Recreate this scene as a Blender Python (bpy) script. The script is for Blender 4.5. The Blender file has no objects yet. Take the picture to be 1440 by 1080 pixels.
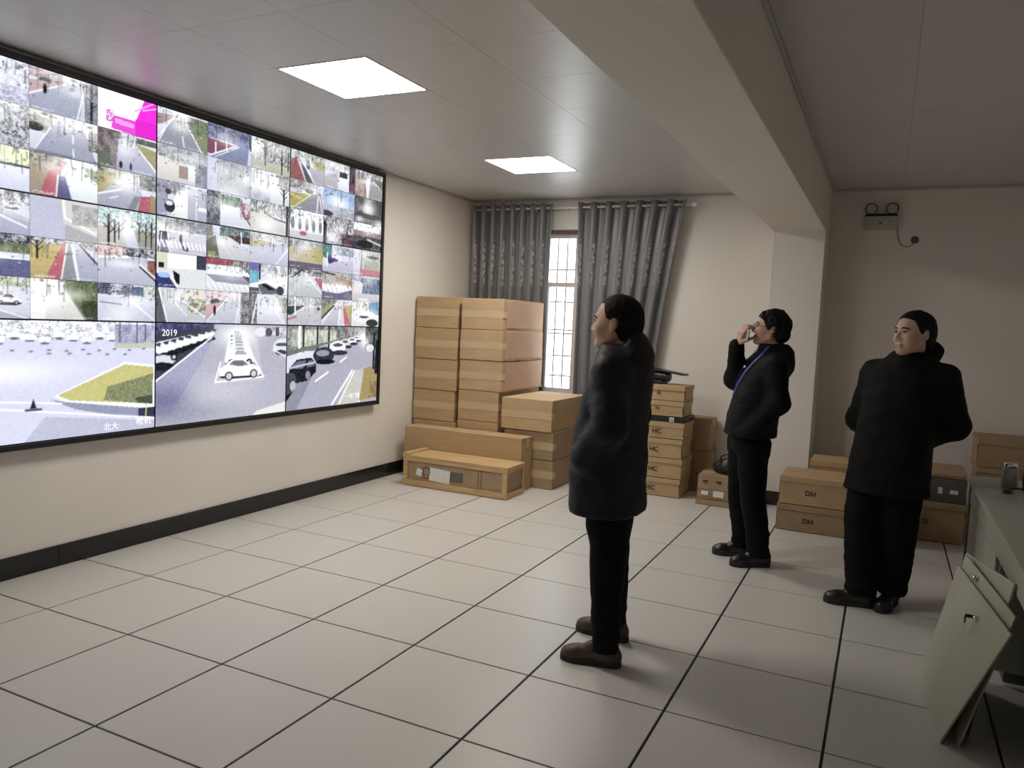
import bpy, bmesh, math, random
import numpy as np
from mathutils import Matrix, Vector

random.seed(7)
rng = np.random.default_rng(7)
scene = bpy.context.scene
C = scene.collection
PI = math.pi

# ------------------------------------------------------------------ camera
cam_d = bpy.data.cameras.new('camera')
cam_d.sensor_width = 36.0
cam_d.lens = 1086.24 * 36.0 / 1440.0
cam_d.clip_start = 0.05
cam = bpy.data.objects.new('camera', cam_d)
C.objects.link(cam)
_r = Vector((0.89828927, 0.43722998, 0.04366147))
_u = Vector((-0.0741769, 0.0529528, 0.99583823))
_f = Vector((-0.43309833, 0.89778948, -0.0799993))
M = Matrix.Identity(4)
for i in range(3):
    M[i][0] = _r[i]; M[i][1] = _u[i]; M[i][2] = -_f[i]
M[0][3], M[1][3], M[2][3] = 4.3044, -1.8057, 1.5398
cam.matrix_world = M
scene.camera = cam

# ------------------------------------------------------------------ world, exposure
w = bpy.data.worlds.new('overcast_sky')
scene.world = w
w.use_nodes = True
bg = w.node_tree.nodes['Background']
bg.inputs[0].default_value = (0.93, 0.97, 1.0, 1)
bg.inputs[1].default_value = 8.0
scene.view_settings.view_transform = 'Standard'
scene.view_settings.look = 'None'
scene.view_settings.gamma = 1.0
scene.view_settings.use_curve_mapping = False
scene.view_settings.exposure = 0.0
LAMP = 33.0        # ceiling panel lamps
SCREEN = 1.20      # video wall white level
try:
    scene.cycles.use_denoising = True
    scene.cycles.max_bounces = 10
    scene.cycles.diffuse_bounces = 6
    scene.cycles.sample_clamp_indirect = 8.0
    scene.cycles.caustics_reflective = False
    scene.cycles.caustics_refractive = False
except Exception:
    pass

# ------------------------------------------------------------------ room numbers
XW, XR = 0.03, 5.78          # left wall, right wall
YN, YB = -3.0, 5.88         # rear wall (behind the camera), back wall
ZC = 2.86                   # ceiling
COLX0, COLX1, COLY = 3.32, 3.755, 5.42
BEAMZ = 2.44

# ------------------------------------------------------------------ materials
def lin(c):
    return tuple(((x / 12.92) if x <= 0.04045 else ((x + 0.055) / 1.055) ** 2.4) for x in c)

MATS = {}
def mat(name, col, rough=0.6, metal=0.0, var=0.0, scale=8.0, bump=0.0, bscale=60.0, spec=0.5, stretch=(1, 1, 1), sheen=0.0, detail=3.0, coord='Object', trans=0.0):
    if name in MATS:
        return MATS[name]
    m = bpy.data.materials.new(name); m.use_nodes = True
    nt = m.node_tree; N = nt.nodes; L = nt.links
    b = N['Principled BSDF']
    b.inputs['Base Color'].default_value = (*col, 1)
    b.inputs['Roughness'].default_value = rough
    b.inputs['Metallic'].default_value = metal
    b.inputs['Specular IOR Level'].default_value = spec
    if sheen:
        b.inputs['Sheen Weight'].default_value = sheen
        b.inputs['Sheen Roughness'].default_value = 0.5
    tc = N.new('ShaderNodeTexCoord'); mp = N.new('ShaderNodeMapping')
    mp.inputs['Scale'].default_value = stretch
    L.new(tc.outputs[coord], mp.inputs[0])
    if var > 0:
        n = N.new('ShaderNodeTexNoise'); n.inputs['Scale'].default_value = scale; n.inputs['Detail'].default_value = detail
        L.new(mp.outputs[0], n.inputs[0])
        r = N.new('ShaderNodeValToRGB')
        r.color_ramp.elements[0].position = 0.3; r.color_ramp.elements[1].position = 0.7
        r.color_ramp.elements[0].color = (*[max(0, c * (1 - var)) for c in col], 1)
        r.color_ramp.elements[1].color = (*[min(1, c * (1 + var)) for c in col], 1)
        L.new(n.outputs[0], r.inputs[0]); L.new(r.outputs[0], b.inputs['Base Color'])
    if bump > 0:
        n2 = N.new('ShaderNodeTexNoise'); n2.inputs['Scale'].default_value = bscale; n2.inputs['Detail'].default_value = 4
        L.new(mp.outputs[0], n2.inputs[0])
        bp = N.new('ShaderNodeBump'); bp.inputs['Strength'].default_value = bump; bp.inputs['Distance'].default_value = 0.004
        L.new(n2.outputs[0], bp.inputs['Height']); L.new(bp.outputs[0], b.inputs['Normal'])
    if trans > 0:
        t = N.new('ShaderNodeBsdfTranslucent'); t.inputs[0].default_value = (*col, 1)
        mx = N.new('ShaderNodeMixShader'); mx.inputs[0].default_value = trans
        L.new(b.outputs[0], mx.inputs[1]); L.new(t.outputs[0], mx.inputs[2])
        L.new(mx.outputs[0], N['Material Output'].inputs[0])
    MATS[name] = m
    return m

def emat(name, col, strength):
    m = bpy.data.materials.new(name); m.use_nodes = True
    nt = m.node_tree
    nt.nodes.remove(nt.nodes['Principled BSDF'])
    e = nt.nodes.new('ShaderNodeEmission')
    e.inputs[0].default_value = (*col, 1); e.inputs[1].default_value = strength
    nt.links.new(e.outputs[0], nt.nodes['Material Output'].inputs[0])
    return m

m_wall = mat('painted_wall', (0.80, 0.765, 0.715), 0.75, var=0.03, scale=1.5, bump=0.05, bscale=90)
m_ceil = mat('ceiling_panel_metal', (0.58, 0.572, 0.565), 0.37, var=0.03, scale=3, spec=1.0, coord='Generated')
m_ceilgap = mat('ceiling_backing', (0.33, 0.32, 0.30), 0.8, var=0.05)
m_trim = mat('ceiling_edge_trim', (0.55, 0.53, 0.50), 0.5, var=0.03)
m_floor = mat('floor_tile_laminate', (0.63, 0.61, 0.575), 0.36, var=0.05, scale=160, detail=5, spec=0.45)
m_gap = mat('floor_joint_black', (0.02, 0.018, 0.016), 0.6, var=0.2)
m_black_tile = mat('black_skirting_tile', (0.012, 0.012, 0.014), 0.16, var=0.2, scale=20)
m_blackplastic = mat('black_plastic', (0.012, 0.012, 0.014), 0.35, var=0.15, scale=30)
m_darkmetal = mat('dark_metal', (0.05, 0.05, 0.055), 0.4, 0.6, var=0.1)
m_chrome = mat('chrome', (0.8, 0.8, 0.8), 0.15, 1.0, var=0.03)
m_white = mat('white_plastic', (0.75, 0.75, 0.72), 0.4, var=0.03)
m_paper = mat('white_paper', (0.78, 0.78, 0.76), 0.8, var=0.04, scale=30)
m_aluframe = mat('window_frame_metal', (0.52, 0.48, 0.47), 0.45, var=0.05)
m_brownframe = mat('brown_window_head', (0.13, 0.075, 0.055), 0.5, var=0.15)

# ------------------------------------------------------------------ object helpers
def tag(o, label=None, cat=None, group=None, kind=None):
    if label: o['label'] = label
    if cat: o['category'] = cat
    if group: o['group'] = group
    if kind: o['kind'] = kind
    return o

def thing(name, label, cat, loc=(0, 0, 0), rz=0.0, group=None):
    o = bpy.data.objects.new(name, None); C.objects.link(o)
    o.empty_display_size = 0.1
    o.location = loc; o.rotation_euler = (0, 0, rz)
    return tag(o, label, cat, group)

def link(name, me, m, parent=None, loc=(0, 0, 0), rot=None):
    o = bpy.data.objects.new(name, me); C.objects.link(o)
    if m is not None and len(me.materials) == 0: me.materials.append(m)
    o.location = loc
    if rot: o.rotation_euler = rot
    if parent is not None: o.parent = parent
    return o

def bm_mesh(bm, smooth=False):
    me = bpy.data.meshes.new('mesh')
    bmesh.ops.recalc_face_normals(bm, faces=bm.faces)
    bm.to_mesh(me); bm.free()
    if smooth:
        for p in me.polygons: p.use_smooth = True
    return me

def add_box(bm, lo, hi, bev=0.0, seg=1, rot=None, pivot=None):
    r = bmesh.ops.create_cube(bm, size=1)
    vs = r['verts']
    s = [hi[i] - lo[i] for i in range(3)]; c = [(hi[i] + lo[i]) / 2 for i in range(3)]
    for v in vs:
        v.co = Vector((v.co.x * s[0] + c[0], v.co.y * s[1] + c[1], v.co.z * s[2] + c[2]))
    if rot is not None:
        p = Vector(pivot if pivot else c)
        for v in vs: v.co = rot @ (v.co - p) + p
    if bev > 0:
        es = list({e for v in vs for e in v.link_edges})
        bmesh.ops.bevel(bm, geom=es, offset=bev, segments=seg, affect='EDGES', profile=0.5)

def box_mesh(lo, hi, bev=0.0, seg=1, rot=None, pivot=None):
    bm = bmesh.new(); add_box(bm, lo, hi, bev, seg, rot, pivot); return bm_mesh(bm)

def add_tube(bm, pts, r, n=8, cap=True):
    pts = [Vector(p) for p in pts]
    rs = r if isinstance(r, (list, tuple)) else [r] * len(pts)
    rings = []
    ref = None
    for i, p in enumerate(pts):
        t = (pts[min(i + 1, len(pts) - 1)] - pts[max(i - 1, 0)]).normalized()
        if ref is None or abs(ref.dot(t)) > 0.95:
            ref = Vector((0, 0, 1)) if abs(t.z) < 0.9 else Vector((1, 0, 0))
        a = (ref - t * ref.dot(t)).normalized(); b = t.cross(a); ref = a
        rings.append([bm.verts.new(p + (a * math.cos(2 * PI * k / n) + b * math.sin(2 * PI * k / n)) * rs[i]) for k in range(n)])
    for i in range(len(rings) - 1):
        for k in range(n):
            bm.faces.new((rings[i][k], rings[i][(k + 1) % n], rings[i + 1][(k + 1) % n], rings[i + 1][k]))
    if cap:
        bm.faces.new(rings[0]); bm.faces.new(rings[-1][::-1])

def tube_mesh(pts, r, n=8, smooth=True):
    bm = bmesh.new(); add_tube(bm, pts, r, n); return bm_mesh(bm, smooth)

def lathe_mesh(prof, n=24, smooth=True):
    bm = bmesh.new(); rings = []
    for r, z in prof:
        rings.append([bm.verts.new((r * math.cos(2 * PI * k / n), r * math.sin(2 * PI * k / n), z)) for k in range(n)] if r > 1e-6 else [bm.verts.new((0, 0, z))])
    for i in range(len(rings) - 1):
        A, B = rings[i], rings[i + 1]
        for k in range(n):
            k2 = (k + 1) % n
            if len(A) == 1 and len(B) == 1: continue
            if len(A) == 1: bm.faces.new((A[0], B[k2], B[k]))
            elif len(B) == 1: bm.faces.new((A[k], A[k2], B[0]))
            else: bm.faces.new((A[k], A[k2], B[k2], B[k]))
    return bm_mesh(bm, smooth)

def np_mesh(V, Q, smooth=True):
    me = bpy.data.meshes.new('mesh')
    V = np.asarray(V, np.float32); Q = np.asarray(Q, np.int32)
    me.vertices.add(len(V)); me.vertices.foreach_set('co', V.ravel())
    n = Q.shape[1]
    me.loops.add(Q.size); me.loops.foreach_set('vertex_index', Q.ravel())
    me.polygons.add(len(Q))
    me.polygons.foreach_set('loop_start', np.arange(0, Q.size, n, dtype=np.int32))
    me.polygons.foreach_set('loop_total', np.full(len(Q), n, np.int32))
    if smooth: me.polygons.foreach_set('use_smooth', np.ones(len(Q), bool))
    me.update(); me.validate()
    return me

_dg = None
def text_mesh(s, size, extrude=0.0008, bold=0.0):
    cu = bpy.data.curves.new('text', 'FONT')
    cu.body = s; cu.size = size; cu.extrude = extrude; cu.align_x = 'CENTER'; cu.align_y = 'CENTER'
    cu.resolution_u = 3; cu.offset = bold
    o = bpy.data.objects.new('text_tmp', cu); C.objects.link(o)
    dg = bpy.context.evaluated_depsgraph_get(); dg.update()
    me = bpy.data.meshes.new_from_object(o.evaluated_get(dg))
    bpy.data.objects.remove(o); bpy.data.curves.remove(cu)
    return me

def struct(name, me, m, parent=None):
    o = link(name, me, m, parent)
    if parent is None: tag(o, kind='structure')
    return o

# ------------------------------------------------------------------ the room shell
floor = struct('floor', box_mesh((XW - 0.15, YN - 0.15, -0.15), (XR + 0.15, YB + 0.15, -0.007)), m_gap)
tag(floor, 'pale grey square raised floor tiles with dark joints', 'floor')
_tiles = {}
def tile(x0, x1, y0, y1):
    sx, sy = round(x1 - x0, 3), round(y1 - y0, 3)
    if (sx, sy) not in _tiles:
        _tiles[(sx, sy)] = box_mesh((-sx / 2, -sy / 2, -0.02), (sx / 2, sy / 2, 0), 0.0012)
    o = link('floor_tile', _tiles[(sx, sy)], m_floor, floor, ((x0 + x1) / 2, (y0 + y1) / 2, 0))
G = 0.0055
xs = [XW] + [0.6 * i for i in range(1, 12) if 0.6 * i < XR] + [XR]
ys = [YN] + [0.6 * j for j in range(-4, 10)] + [YB]
for i in range(len(xs) - 1):
    for j in range(len(ys) - 1):
        if xs[i + 1] - xs[i] < 0.05 or ys[j + 1] - ys[j] < 0.05: continue
        tile(xs[i] + (G if i else 0), xs[i + 1] - G, ys[j] + G * 0.8, ys[j + 1] - G * 0.8)

tag(struct('wall_left', box_mesh((XW - 0.15, YN - 0.15, -0.15), (XW, YB + 0.15, ZC + 0.2)), m_wall), 'plain off-white wall behind the video wall', 'wall')
tag(struct('wall_right', box_mesh((XR, YN - 0.15, -0.15), (XR + 0.15, YB + 0.15, ZC + 0.2)), m_wall), 'off-white side wall out of view', 'wall')
tag(struct('wall_rear', box_mesh((XW, YN - 0.15, -0.15), (XR, YN, ZC + 0.2)), m_wall), 'off-white wall behind the viewer', 'wall')
WX0, WX1, WZ0, WZ1 = 0.42, 2.02, 0.80, 2.50
bm = bmesh.new()
add_box(bm, (XW, YB, -0.15), (WX0, YB + 0.15, ZC + 0.2)); add_box(bm, (WX1, YB, -0.15), (XR, YB + 0.15, ZC + 0.2))
add_box(bm, (WX0, YB, -0.15), (WX1, YB + 0.15, WZ0)); add_box(bm, (WX0, YB, WZ1), (WX1, YB + 0.15, ZC + 0.2))
tag(struct('wall_back', bm_mesh(bm), m_wall), 'off-white end wall with the curtained window', 'wall')
tag(struct('column', box_mesh((COLX0, COLY, -0.007), (COLX1, YB, ZC), 0.004), m_wall), 'square off-white column under the ceiling beam', 'column')
tag(struct('ceiling_beam', box_mesh((COLX0, YN, BEAMZ), (COLX1, COLY, ZC), 0.004), m_wall), 'boxed ceiling beam running to the column', 'beam')

ceil = struct('ceiling', box_mesh((XW - 0.15, YN - 0.15, ZC + 0.006), (XR + 0.15, YB + 0.15, ZC + 0.2)), m_ceilgap)
tag(ceil, 'ceiling of square grey metal panels', 'ceiling')
LIGHTS = [(1.2, 1.5), (1.2, 3.9)]
_cp = {}
def cpanel(x0, x1, y0, y1):
    sx, sy = round(x1 - x0, 3), round(y1 - y0, 3)
    if (sx, sy) not in _cp:
        _cp[(sx, sy)] = box_mesh((-sx / 2, -sy / 2, 0), (sx / 2, sy / 2, 0.012), 0.0013)
    link('ceiling_panel', _cp[(sx, sy)], m_ceil, ceil, ((x0 + x1) / 2, (y0 + y1) / 2, ZC))
g = 0.0007
cys = [YN] + [0.3 + 0.6 * j for j in range(-5, 10)] + [YB]
for xs_ in ([XW] + [0.6 * i for i in range(1, 6)] + [COLX0], [COLX1] + [4.335 + 0.6 * i for i in range(4) if 4.335 + 0.6 * i < XR - .05] + [XR]):
    for i in range(len(xs_) - 1):
        for j in range(len(cys) - 1):
            x0, x1, y0, y1 = xs_[i], xs_[i + 1], cys[j], cys[j + 1]
            if y1 - y0 < 0.04: continue
            if any(abs(x0 - lx) < 0.01 and abs(y0 - ly) < 0.01 for lx, ly in LIGHTS): continue
            cpanel(x0 + g, x1 - g, y0 + g, y1 - g)
bm = bmesh.new()
add_box(bm, (XW, YN, ZC - 0.022), (XW + 0.022, YB, ZC - 0.001), 0.003)
add_box(bm, (XW, YB - 0.022, ZC - 0.022), (COLX0, YB, ZC - 0.001), 0.003)
add_box(bm, (COLX1, YB - 0.022, ZC - 0.022), (XR, YB, ZC - 0.001), 0.003)
add_box(bm, (COLX0 - 0.02, YN, ZC - 0.018), (COLX0, YB, ZC - 0.001), 0.003)
add_box(bm, (COLX1, YN, ZC - 0.018), (COLX1 + 0.02, YB, ZC - 0.001), 0.003)
tag(struct('trim_1', bm_mesh(bm), m_trim), 'narrow trim along the ceiling edges', 'trim')

def baseboard(name, x0, x1, y0, y1, label):
    root = bpy.data.objects.new(name, None); C.objects.link(root); tag(root, label, 'baseboard', kind='structure')
    along_y = (y1 - y0) > (x1 - x0)
    n = max(1, int(round(((y1 - y0) if along_y else (x1 - x0)) / 0.8)))
    for k in range(n):
        if along_y:
            a, b = y0 + (y1 - y0) * k / n, y0 + (y1 - y0) * (k + 1) / n
            me = box_mesh((x0, a + 0.0006, 0.0), (x1, b - 0.0006, 0.125), 0.0015)
        else:
            a, b = x0 + (x1 - x0) * k / n, x0 + (x1 - x0) * (k + 1) / n
            me = box_mesh((a + 0.0006, y0, 0.0), (b - 0.0006, y1, 0.125), 0.0015)
        link('skirting_tile', me, m_black_tile, root)
baseboard('baseboard_left', XW, XW + 0.012, YN, YB, 'glossy black skirting below the video wall')
baseboard('baseboard_back', XW + 0.012, COLX0, YB - 0.012, YB, 'glossy black skirting below the window')
baseboard('baseboard_column', COLX0, COLX1, COLY - 0.012, COLY, 'glossy black skirting at the column foot')
baseboard('baseboard_right', COLX1, XR, YB - 0.012, YB, 'glossy black skirting right of the column')

# ------------------------------------------------------------------ ceiling lamps
m_lamp = emat('lamp_diffuser_glow', (1.0, 0.945, 0.86), LAMP)
for k, (lx, ly) in enumerate(LIGHTS):
    t = thing('ceiling_light', ['bright square ceiling light nearer the viewer', 'bright square ceiling light nearer the curtains'][k], 'ceiling light', (lx + 0.3, ly + 0.3, ZC), group='square ceiling lights')
    bm = bmesh.new()
    for a in ((-0.298, -0.298, 0.298, -0.288), (-0.298, 0.288, 0.298, 0.298), (-0.298, -0.288, -0.288, 0.288), (0.288, -0.288, 0.298, 0.288)):
        add_box(bm, (a[0], a[1], -0.003), (a[2], a[3], 0.005), 0.001)
    link('frame', bm_mesh(bm), m_white, t)
    link('diffuser', box_mesh((-0.2885, -0.2885, -0.001), (0.2885, 0.2885, 0.004)), m_lamp, t)

# ------------------------------------------------------------------ video wall: pictures painted as vertex colours on the feeds
class Pic:
    def __init__(s, W, H, c=(0.86, 0.87, 0.93)):
        s.W, s.H = W, H
        s.a = np.empty((H, W, 3)); s.a[:] = c
        s.x, s.y = np.meshgrid((np.arange(W) + 0.5) / W, (np.arange(H) + 0.5) / H)
    def put(s, m, c, al=1.0):
        m = (m * al)[..., None]
        s.a = s.a * (1 - m) + np.asarray(c) * m
        return s
    def pmask(s, pts):
        m = np.zeros(s.x.shape, bool); n = len(pts)
        for i in range(n):
            x0, y0 = pts[i]; x1, y1 = pts[(i + 1) % n]
            if y0 == y1: continue
            c = ((y0 > s.y) != (y1 > s.y)) & (s.x < (x1 - x0) * (s.y - y0) / (y1 - y0) + x0)
            m ^= c
        return m.astype(float)
    def P(s, pts, c, al=1.0): return s.put(s.pmask(pts), c, al)
    def B(s, x0, y0, x1, y1, c, al=1.0): return s.put(((s.x >= x0) & (s.x < x1) & (s.y >= y0) & (s.y < y1)).astype(float), c, al)
    def L(s, x0, y0, x1, y1, wd, c=(0.97, 0.97, 1.0), al=1.0):
        dx, dy = x1 - x0, (y1 - y0)
        t = np.clip(((s.x - x0) * dx + (s.y - y0) * dy) / (dx * dx + dy * dy + 1e-9), 0, 1)
        d = np.hypot(s.x - x0 - t * dx, (s.y - y0 - t * dy) * 0.62)
        return s.put(np.clip((wd - d) * s.W * 0.8 + 0.5, 0, 1), c, al)
    def E(s, cx, cy, rx, ry, c, al=1.0):
        d = np.hypot((s.x - cx) / rx, (s.y - cy) / ry)
        return s.put(np.clip((1 - d) * rx * s.W + 0.5, 0, 1), c, al)
    def haze(s, cx, cy, rx, ry, al=0.9, c=(1, 1, 1)):
        return s.put(np.exp(-((s.x - cx) / rx) ** 2 - ((s.y - cy) / ry) ** 2), c, al)
    def N(s, x0, y0, x1, y1, c1, c2, fx=3, fy=3, al=1.0, thr=0.5):
        def lay(gx, gy):
            nx, ny = int(s.W / gx) + 3, int(s.H / gy) + 3
            g_ = rng.random((ny, nx)); u = np.arange(s.W) / gx; v = np.arange(s.H) / gy
            iu, iv = u.astype(int), v.astype(int); fu, fv = (u - iu)[None, :], (v - iv)[:, None]
            q = lambda a, b: g_[np.ix_(iv + a, iu + b)]
            return (q(0, 0) * (1 - fu) + q(0, 1) * fu) * (1 - fv) + (q(1, 0) * (1 - fu) + q(1, 1) * fu) * fv
        n = .55 * lay(fx * 1.3, fy * 1.3) + .45 * rng.random((s.H, s.W))
        n = np.clip((n - thr) * 5 + .5, 0, 1)
        m = ((s.x >= x0) & (s.x < x1) & (s.y >= y0) & (s.y < y1)).astype(float) * al
        s.put(m, c1); return s.put(m * n, c2)
    def T(s, x, y0, y1, wd=0.012, c=(0.2, 0.19, 0.2)):     # a trunk with a few branches
        s.L(x, y0, x, y1, wd, c)
        for k in range(4):
            yy = y1 + (y0 - y1) * (0.15 + 0.15 * k); d = 0.08 * (1 if k % 2 else -1)
            s.L(x, yy, x + d, yy - 0.13, wd * 0.5, c, 0.8)
        return s
    def road(s, vx, vy, x0, x1, c=(0.70, 0.71, 0.77), w=0.02, edge=True):
        s.P([(vx - w, vy), (vx + w, vy), (x1, 1.0), (x0, 1.0)], c)
        if edge:
            s.L(vx - w, vy, x0, 1.0, 0.010); s.L(vx + w, vy, x1, 1.0, 0.010)
        return s
    def car(s, cx, cy, sc, c=(0.95, 0.95, 0.97), wc=(0.32, 0.33, 0.38), sh=.8):
        s.E(cx, cy + 0.10 * sc, 0.26 * sc, 0.10 * sc, (0.16, 0.16, 0.2), sh)
        s.P([(cx - .25 * sc, cy + .1 * sc), (cx - .25 * sc, cy - .03 * sc), (cx - .14 * sc, cy - .08 * sc), (cx - .08 * sc, cy - .2 * sc), (cx + .08 * sc, cy - .2 * sc), (cx + .18 * sc, cy - .06 * sc), (cx + .26 * sc, cy - .02 * sc), (cx + .26 * sc, cy + .1 * sc)], c)
        s.P([(cx - .10 * sc, cy - .07 * sc), (cx - .06 * sc, cy - .17 * sc), (cx + .06 * sc, cy - .17 * sc), (cx + .13 * sc, cy - .07 * sc)], wc)
        for d in (-.15, .16):
            s.E(cx + d * sc, cy + .10 * sc, .05 * sc, .075 * sc, (0.15, 0.15, 0.18)); s.E(cx + d * sc, cy + .10 * sc, .028 * sc, .042 * sc, (0.75, 0.75, 0.78))
        return s
    def zebra(s, y0, y1, n=8, sl=0.12):
        for k in range(n):
            a = k / n
            s.P([(a, y0), (a + .5 / n, y0), (a + .5 / n + sl, y1), (a + sl, y1)], (0.98, 0.98, 1))
        return s
    def done(s):
        a = s.a
        p = np.pad(a, ((1, 1), (1, 1), (0, 0)), 'edge')
        bl = (p[:-2, 1:-1] + p[2:, 1:-1] + p[1:-1, :-2] + p[1:-1, 2:]) / 4
        if getattr(s, 'vivid', 0): return np.clip(a + rng.normal(0, .02, a.shape), .01, 1)
        lum = a.mean(-1, keepdims=True); a = lum + (a - lum) * 0.78
        bl = bl.mean(-1, keepdims=True) + (bl - bl.mean(-1, keepdims=True)) * 0.78
        q = rng.normal(0, 1, a.shape[:2]); q = q + np.roll(q, 1, 1) + .6 * np.repeat(np.repeat(rng.normal(0, 1, (a.shape[0] // 4 + 1, a.shape[1] // 4 + 1)), 4, 0), 4, 1)[:a.shape[0], :a.shape[1]]
        a = a * 0.7 + bl * 0.3 + (q * 0.022)[..., None] * (1.15 - lum)
        a = np.clip(a, 0.01, 1)
        return np.clip(a ** 1.12 * (1 - .10 * (1 - a)), 0.01, 1)

def clutter(i):      # street furniture, twigs, shrubs and glare that fill every street view
    r = rng
    for k in range(10):
        x = r.random(); y = r.random() * .18; h = .15 + .3 * r.random(); v = .18 + .3 * r.random()
        i.L(x, y, x + r.normal(0, .012), y + h, .003 + .004 * r.random(), (v, v, v * 1.03), .65)
    for k in range(26):
        x = r.random(); y = r.random() * .38; v = .25 + .55 * r.random(); g_ = r.normal(0, .03)
        i.E(x, y, .012 + .03 * r.random(), .012 + .03 * r.random(), (v - g_, v + g_, v), .5)
    for k in range(8):
        x = r.random(); y = .3 + .4 * r.random(); v = .2 + .7 * r.random()
        i.E(x, y, .01 + .022 * r.random(), .01 + .02 * r.random(), (v, v, v * 1.05), .55)
    i.haze(.3 + .4 * r.random(), .15 + .35 * r.random(), .18 + .15 * r.random(), .10 + .15 * r.random(), .55, (1, 1, 1))
    i.put(np.clip((i.y - .55) / .45, 0, 1) * .18, (.45, .45, .56))
    if r.random() > .4:
        for k in range(7): i.L(.62 + .045 * k, .945, .64 + .045 * k, .945, .006, (.97, .97, 1), .7)
GR, YE, RD, LV, DK, WH, TR, BL = (.42, .47, .30), (.78, .72, .45), (.80, .42, .47), (.74, .75, .84), (.2, .2, .25), (.97, .98, 1), (.50, .51, .53), (.36, .37, .58)
def p00(i): i.N(0, 0, 1, 1, (.93, .94, .99), (.70, .70, .80), 3, 2).haze(.3, .2, .5, .4, .7)
def p10(i): i.N(0, 0, 1, 1, (.85, .86, .89), (.42, .43, .45), 2, 3, thr=.55).haze(.5, 0, .6, .3)
def p20(i): i.B(0, 0, 1, .4, (.93, .95, .80)).B(0, .38, 1, .44, (.4, .4, .45)).B(0, .44, 1, 1, (.9, .91, .98))
def p30(i): i.N(0, 0, 1, .3, WH, TR).P([(0, .1), (1, .6), (1, .7), (0, .25)], (.8, .8, .8)).P([(0, .25), (1, .7), (1, 1), (0, 1)], LV).car(.75, .35, .4).L(.45, .5, .95, .8, .015)
def p40(i): i.N(0, 0, 1, .3, (.8, .8, .85), DK).N(0, .2, 1, .45, (.55, .62, .5), GR).L(0, .45, 1, .62, .02).B(0, .6, 1, 1, (.42, .43, .62))
def p50(i): i.N(0, 0, 1, .25, (.62, .68, .5), (.9, .9, .9)).car(.5, .35, .6).car(.7, .55, .7).P([(0, .55), (1, .95), (1, 1), (0, 1)], LV).L(.2, .6, .95, .98, .015)
def p01(i): i.N(0, 0, 1, .25, (.66, .58, .60), (.85, .80, .84), 4, 2).E(.23, .27, .10, .08, (.36, .40, .36)).P([(0, .33), (.5, .2), (.3, .45), (0, .65)], (.80, .69, .72)).P([(.62, .12), (.80, .12), (.72, 1), (0, 1), (0, .68)], (.70, .72, .80)).L(.6, .14, 0, .66, .012).L(.8, .15, .68, 1, .012).E(.22, .45, .028, .12, (.17, .14, .17)).N(.8, 0, 1, 1, (.66, .67, .72), (.5, .5, .55)).T(.9, 1, .05, .02).haze(.6, .05, .35, .2)
def p11(i): i.B(0, 0, 1, .4, (.88, .88, .82)).N(0, .15, .3, .5, (.80, .80, .74), (.6, .6, .56)).E(.08, .4, .12, .1, (.25, .23, .25)).road(.58, .12, .05, 1.0, (.68, .70, .78), .2).L(.62, .4, .62, .6, .01).L(.62, .75, .63, .98, .012).N(.85, .2, 1, .7, (.75, .75, .75), (.45, .45, .45)).haze(.6, .1, .45, .3, .95).B(0, .93, 1, 1, (.45, .47, .55), .6)
def p21(i): i.P([(0, 0), (.5, 0), (.2, 1), (0, 1)], (.70, .64, .56)).N(0, 0, .4, .2, (.5, .45, .4), (.8, .78, .7)).P([(.42, .1), (.55, .1), (.42, .45), (.38, 1), (.14, 1), (.25, .45)], RD).P([(.4, .5), (.5, .45), (.6, 1), (.37, 1)], (.40, .40, .58)).L(.40, .45, .37, 1, .012).L(.52, .4, .62, 1, .012).P([(.55, 0), (1, 0), (1, 1), (.62, 1), (.5, .4)], (.93, .97, .96)).P([(.75, .1), (1, .2), (1, .5), (.85, .35)], (.62, .68, .52)).haze(.65, .25, .3, .4, .8)
def p31(i): i.B(0, 0, .5, 1, (.77, .77, .86)).P([(.45, 0), (1, 0), (1, 1), (.6, 1), (.48, .6)], (.84, .84, .84)).L(.47, 0, .5, .45, .02, (.96, .96, .9)).L(.5, .45, .95, .75, .02, (.96, .96, .9)).N(.6, .1, 1, .6, (.80, .80, .80), (.66, .66, .66)).P([(.5, .6), (1, .85), (1, 1), (.5, 1)], (.72, .72, .75))
def p41(i): i.N(0, 0, 1, .2, (.9, .9, .9), (.45, .44, .44)).P([(0, .15), (.5, .15), (.22, 1), (0, 1)], (.82, .74, .48)).T(.1, .5, .1, .015).P([(.47, .1), (.53, .1), (.44, 1), (.2, 1)], (.80, .44, .48)).P([(.53, .1), (.58, .1), (.68, 1), (.44, 1)], (.62, .64, .66)).L(.53, .1, .44, 1, .012).L(.6, .1, .70, 1, .02).P([(.62, .08), (.75, .05), (1, .6), (1, 1), (.72, 1)], (.72, .73, .82)).L(.72, .1, 1, .55, .014, DK)
def p51(i): i.B(0, 0, .35, 1, (.99, .99, .98)).P([(.4, .1), (.8, 1), (.2, 1), (.3, .2)], (.87, .88, .85)).N(.5, 0, 1, 1, (.36, .44, .26), (.46, .52, .36)).N(.75, .5, 1, 1, (.34, .36, .25), (.25, .3, .2)).P([(.3, .1), (.48, .15), (.82, 1), (.2, 1)], (.88, .89, .86)).L(.48, .15, .82, 1, .018, (.55, .54, .50)).haze(.2, .3, .3, .6, .9)
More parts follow.
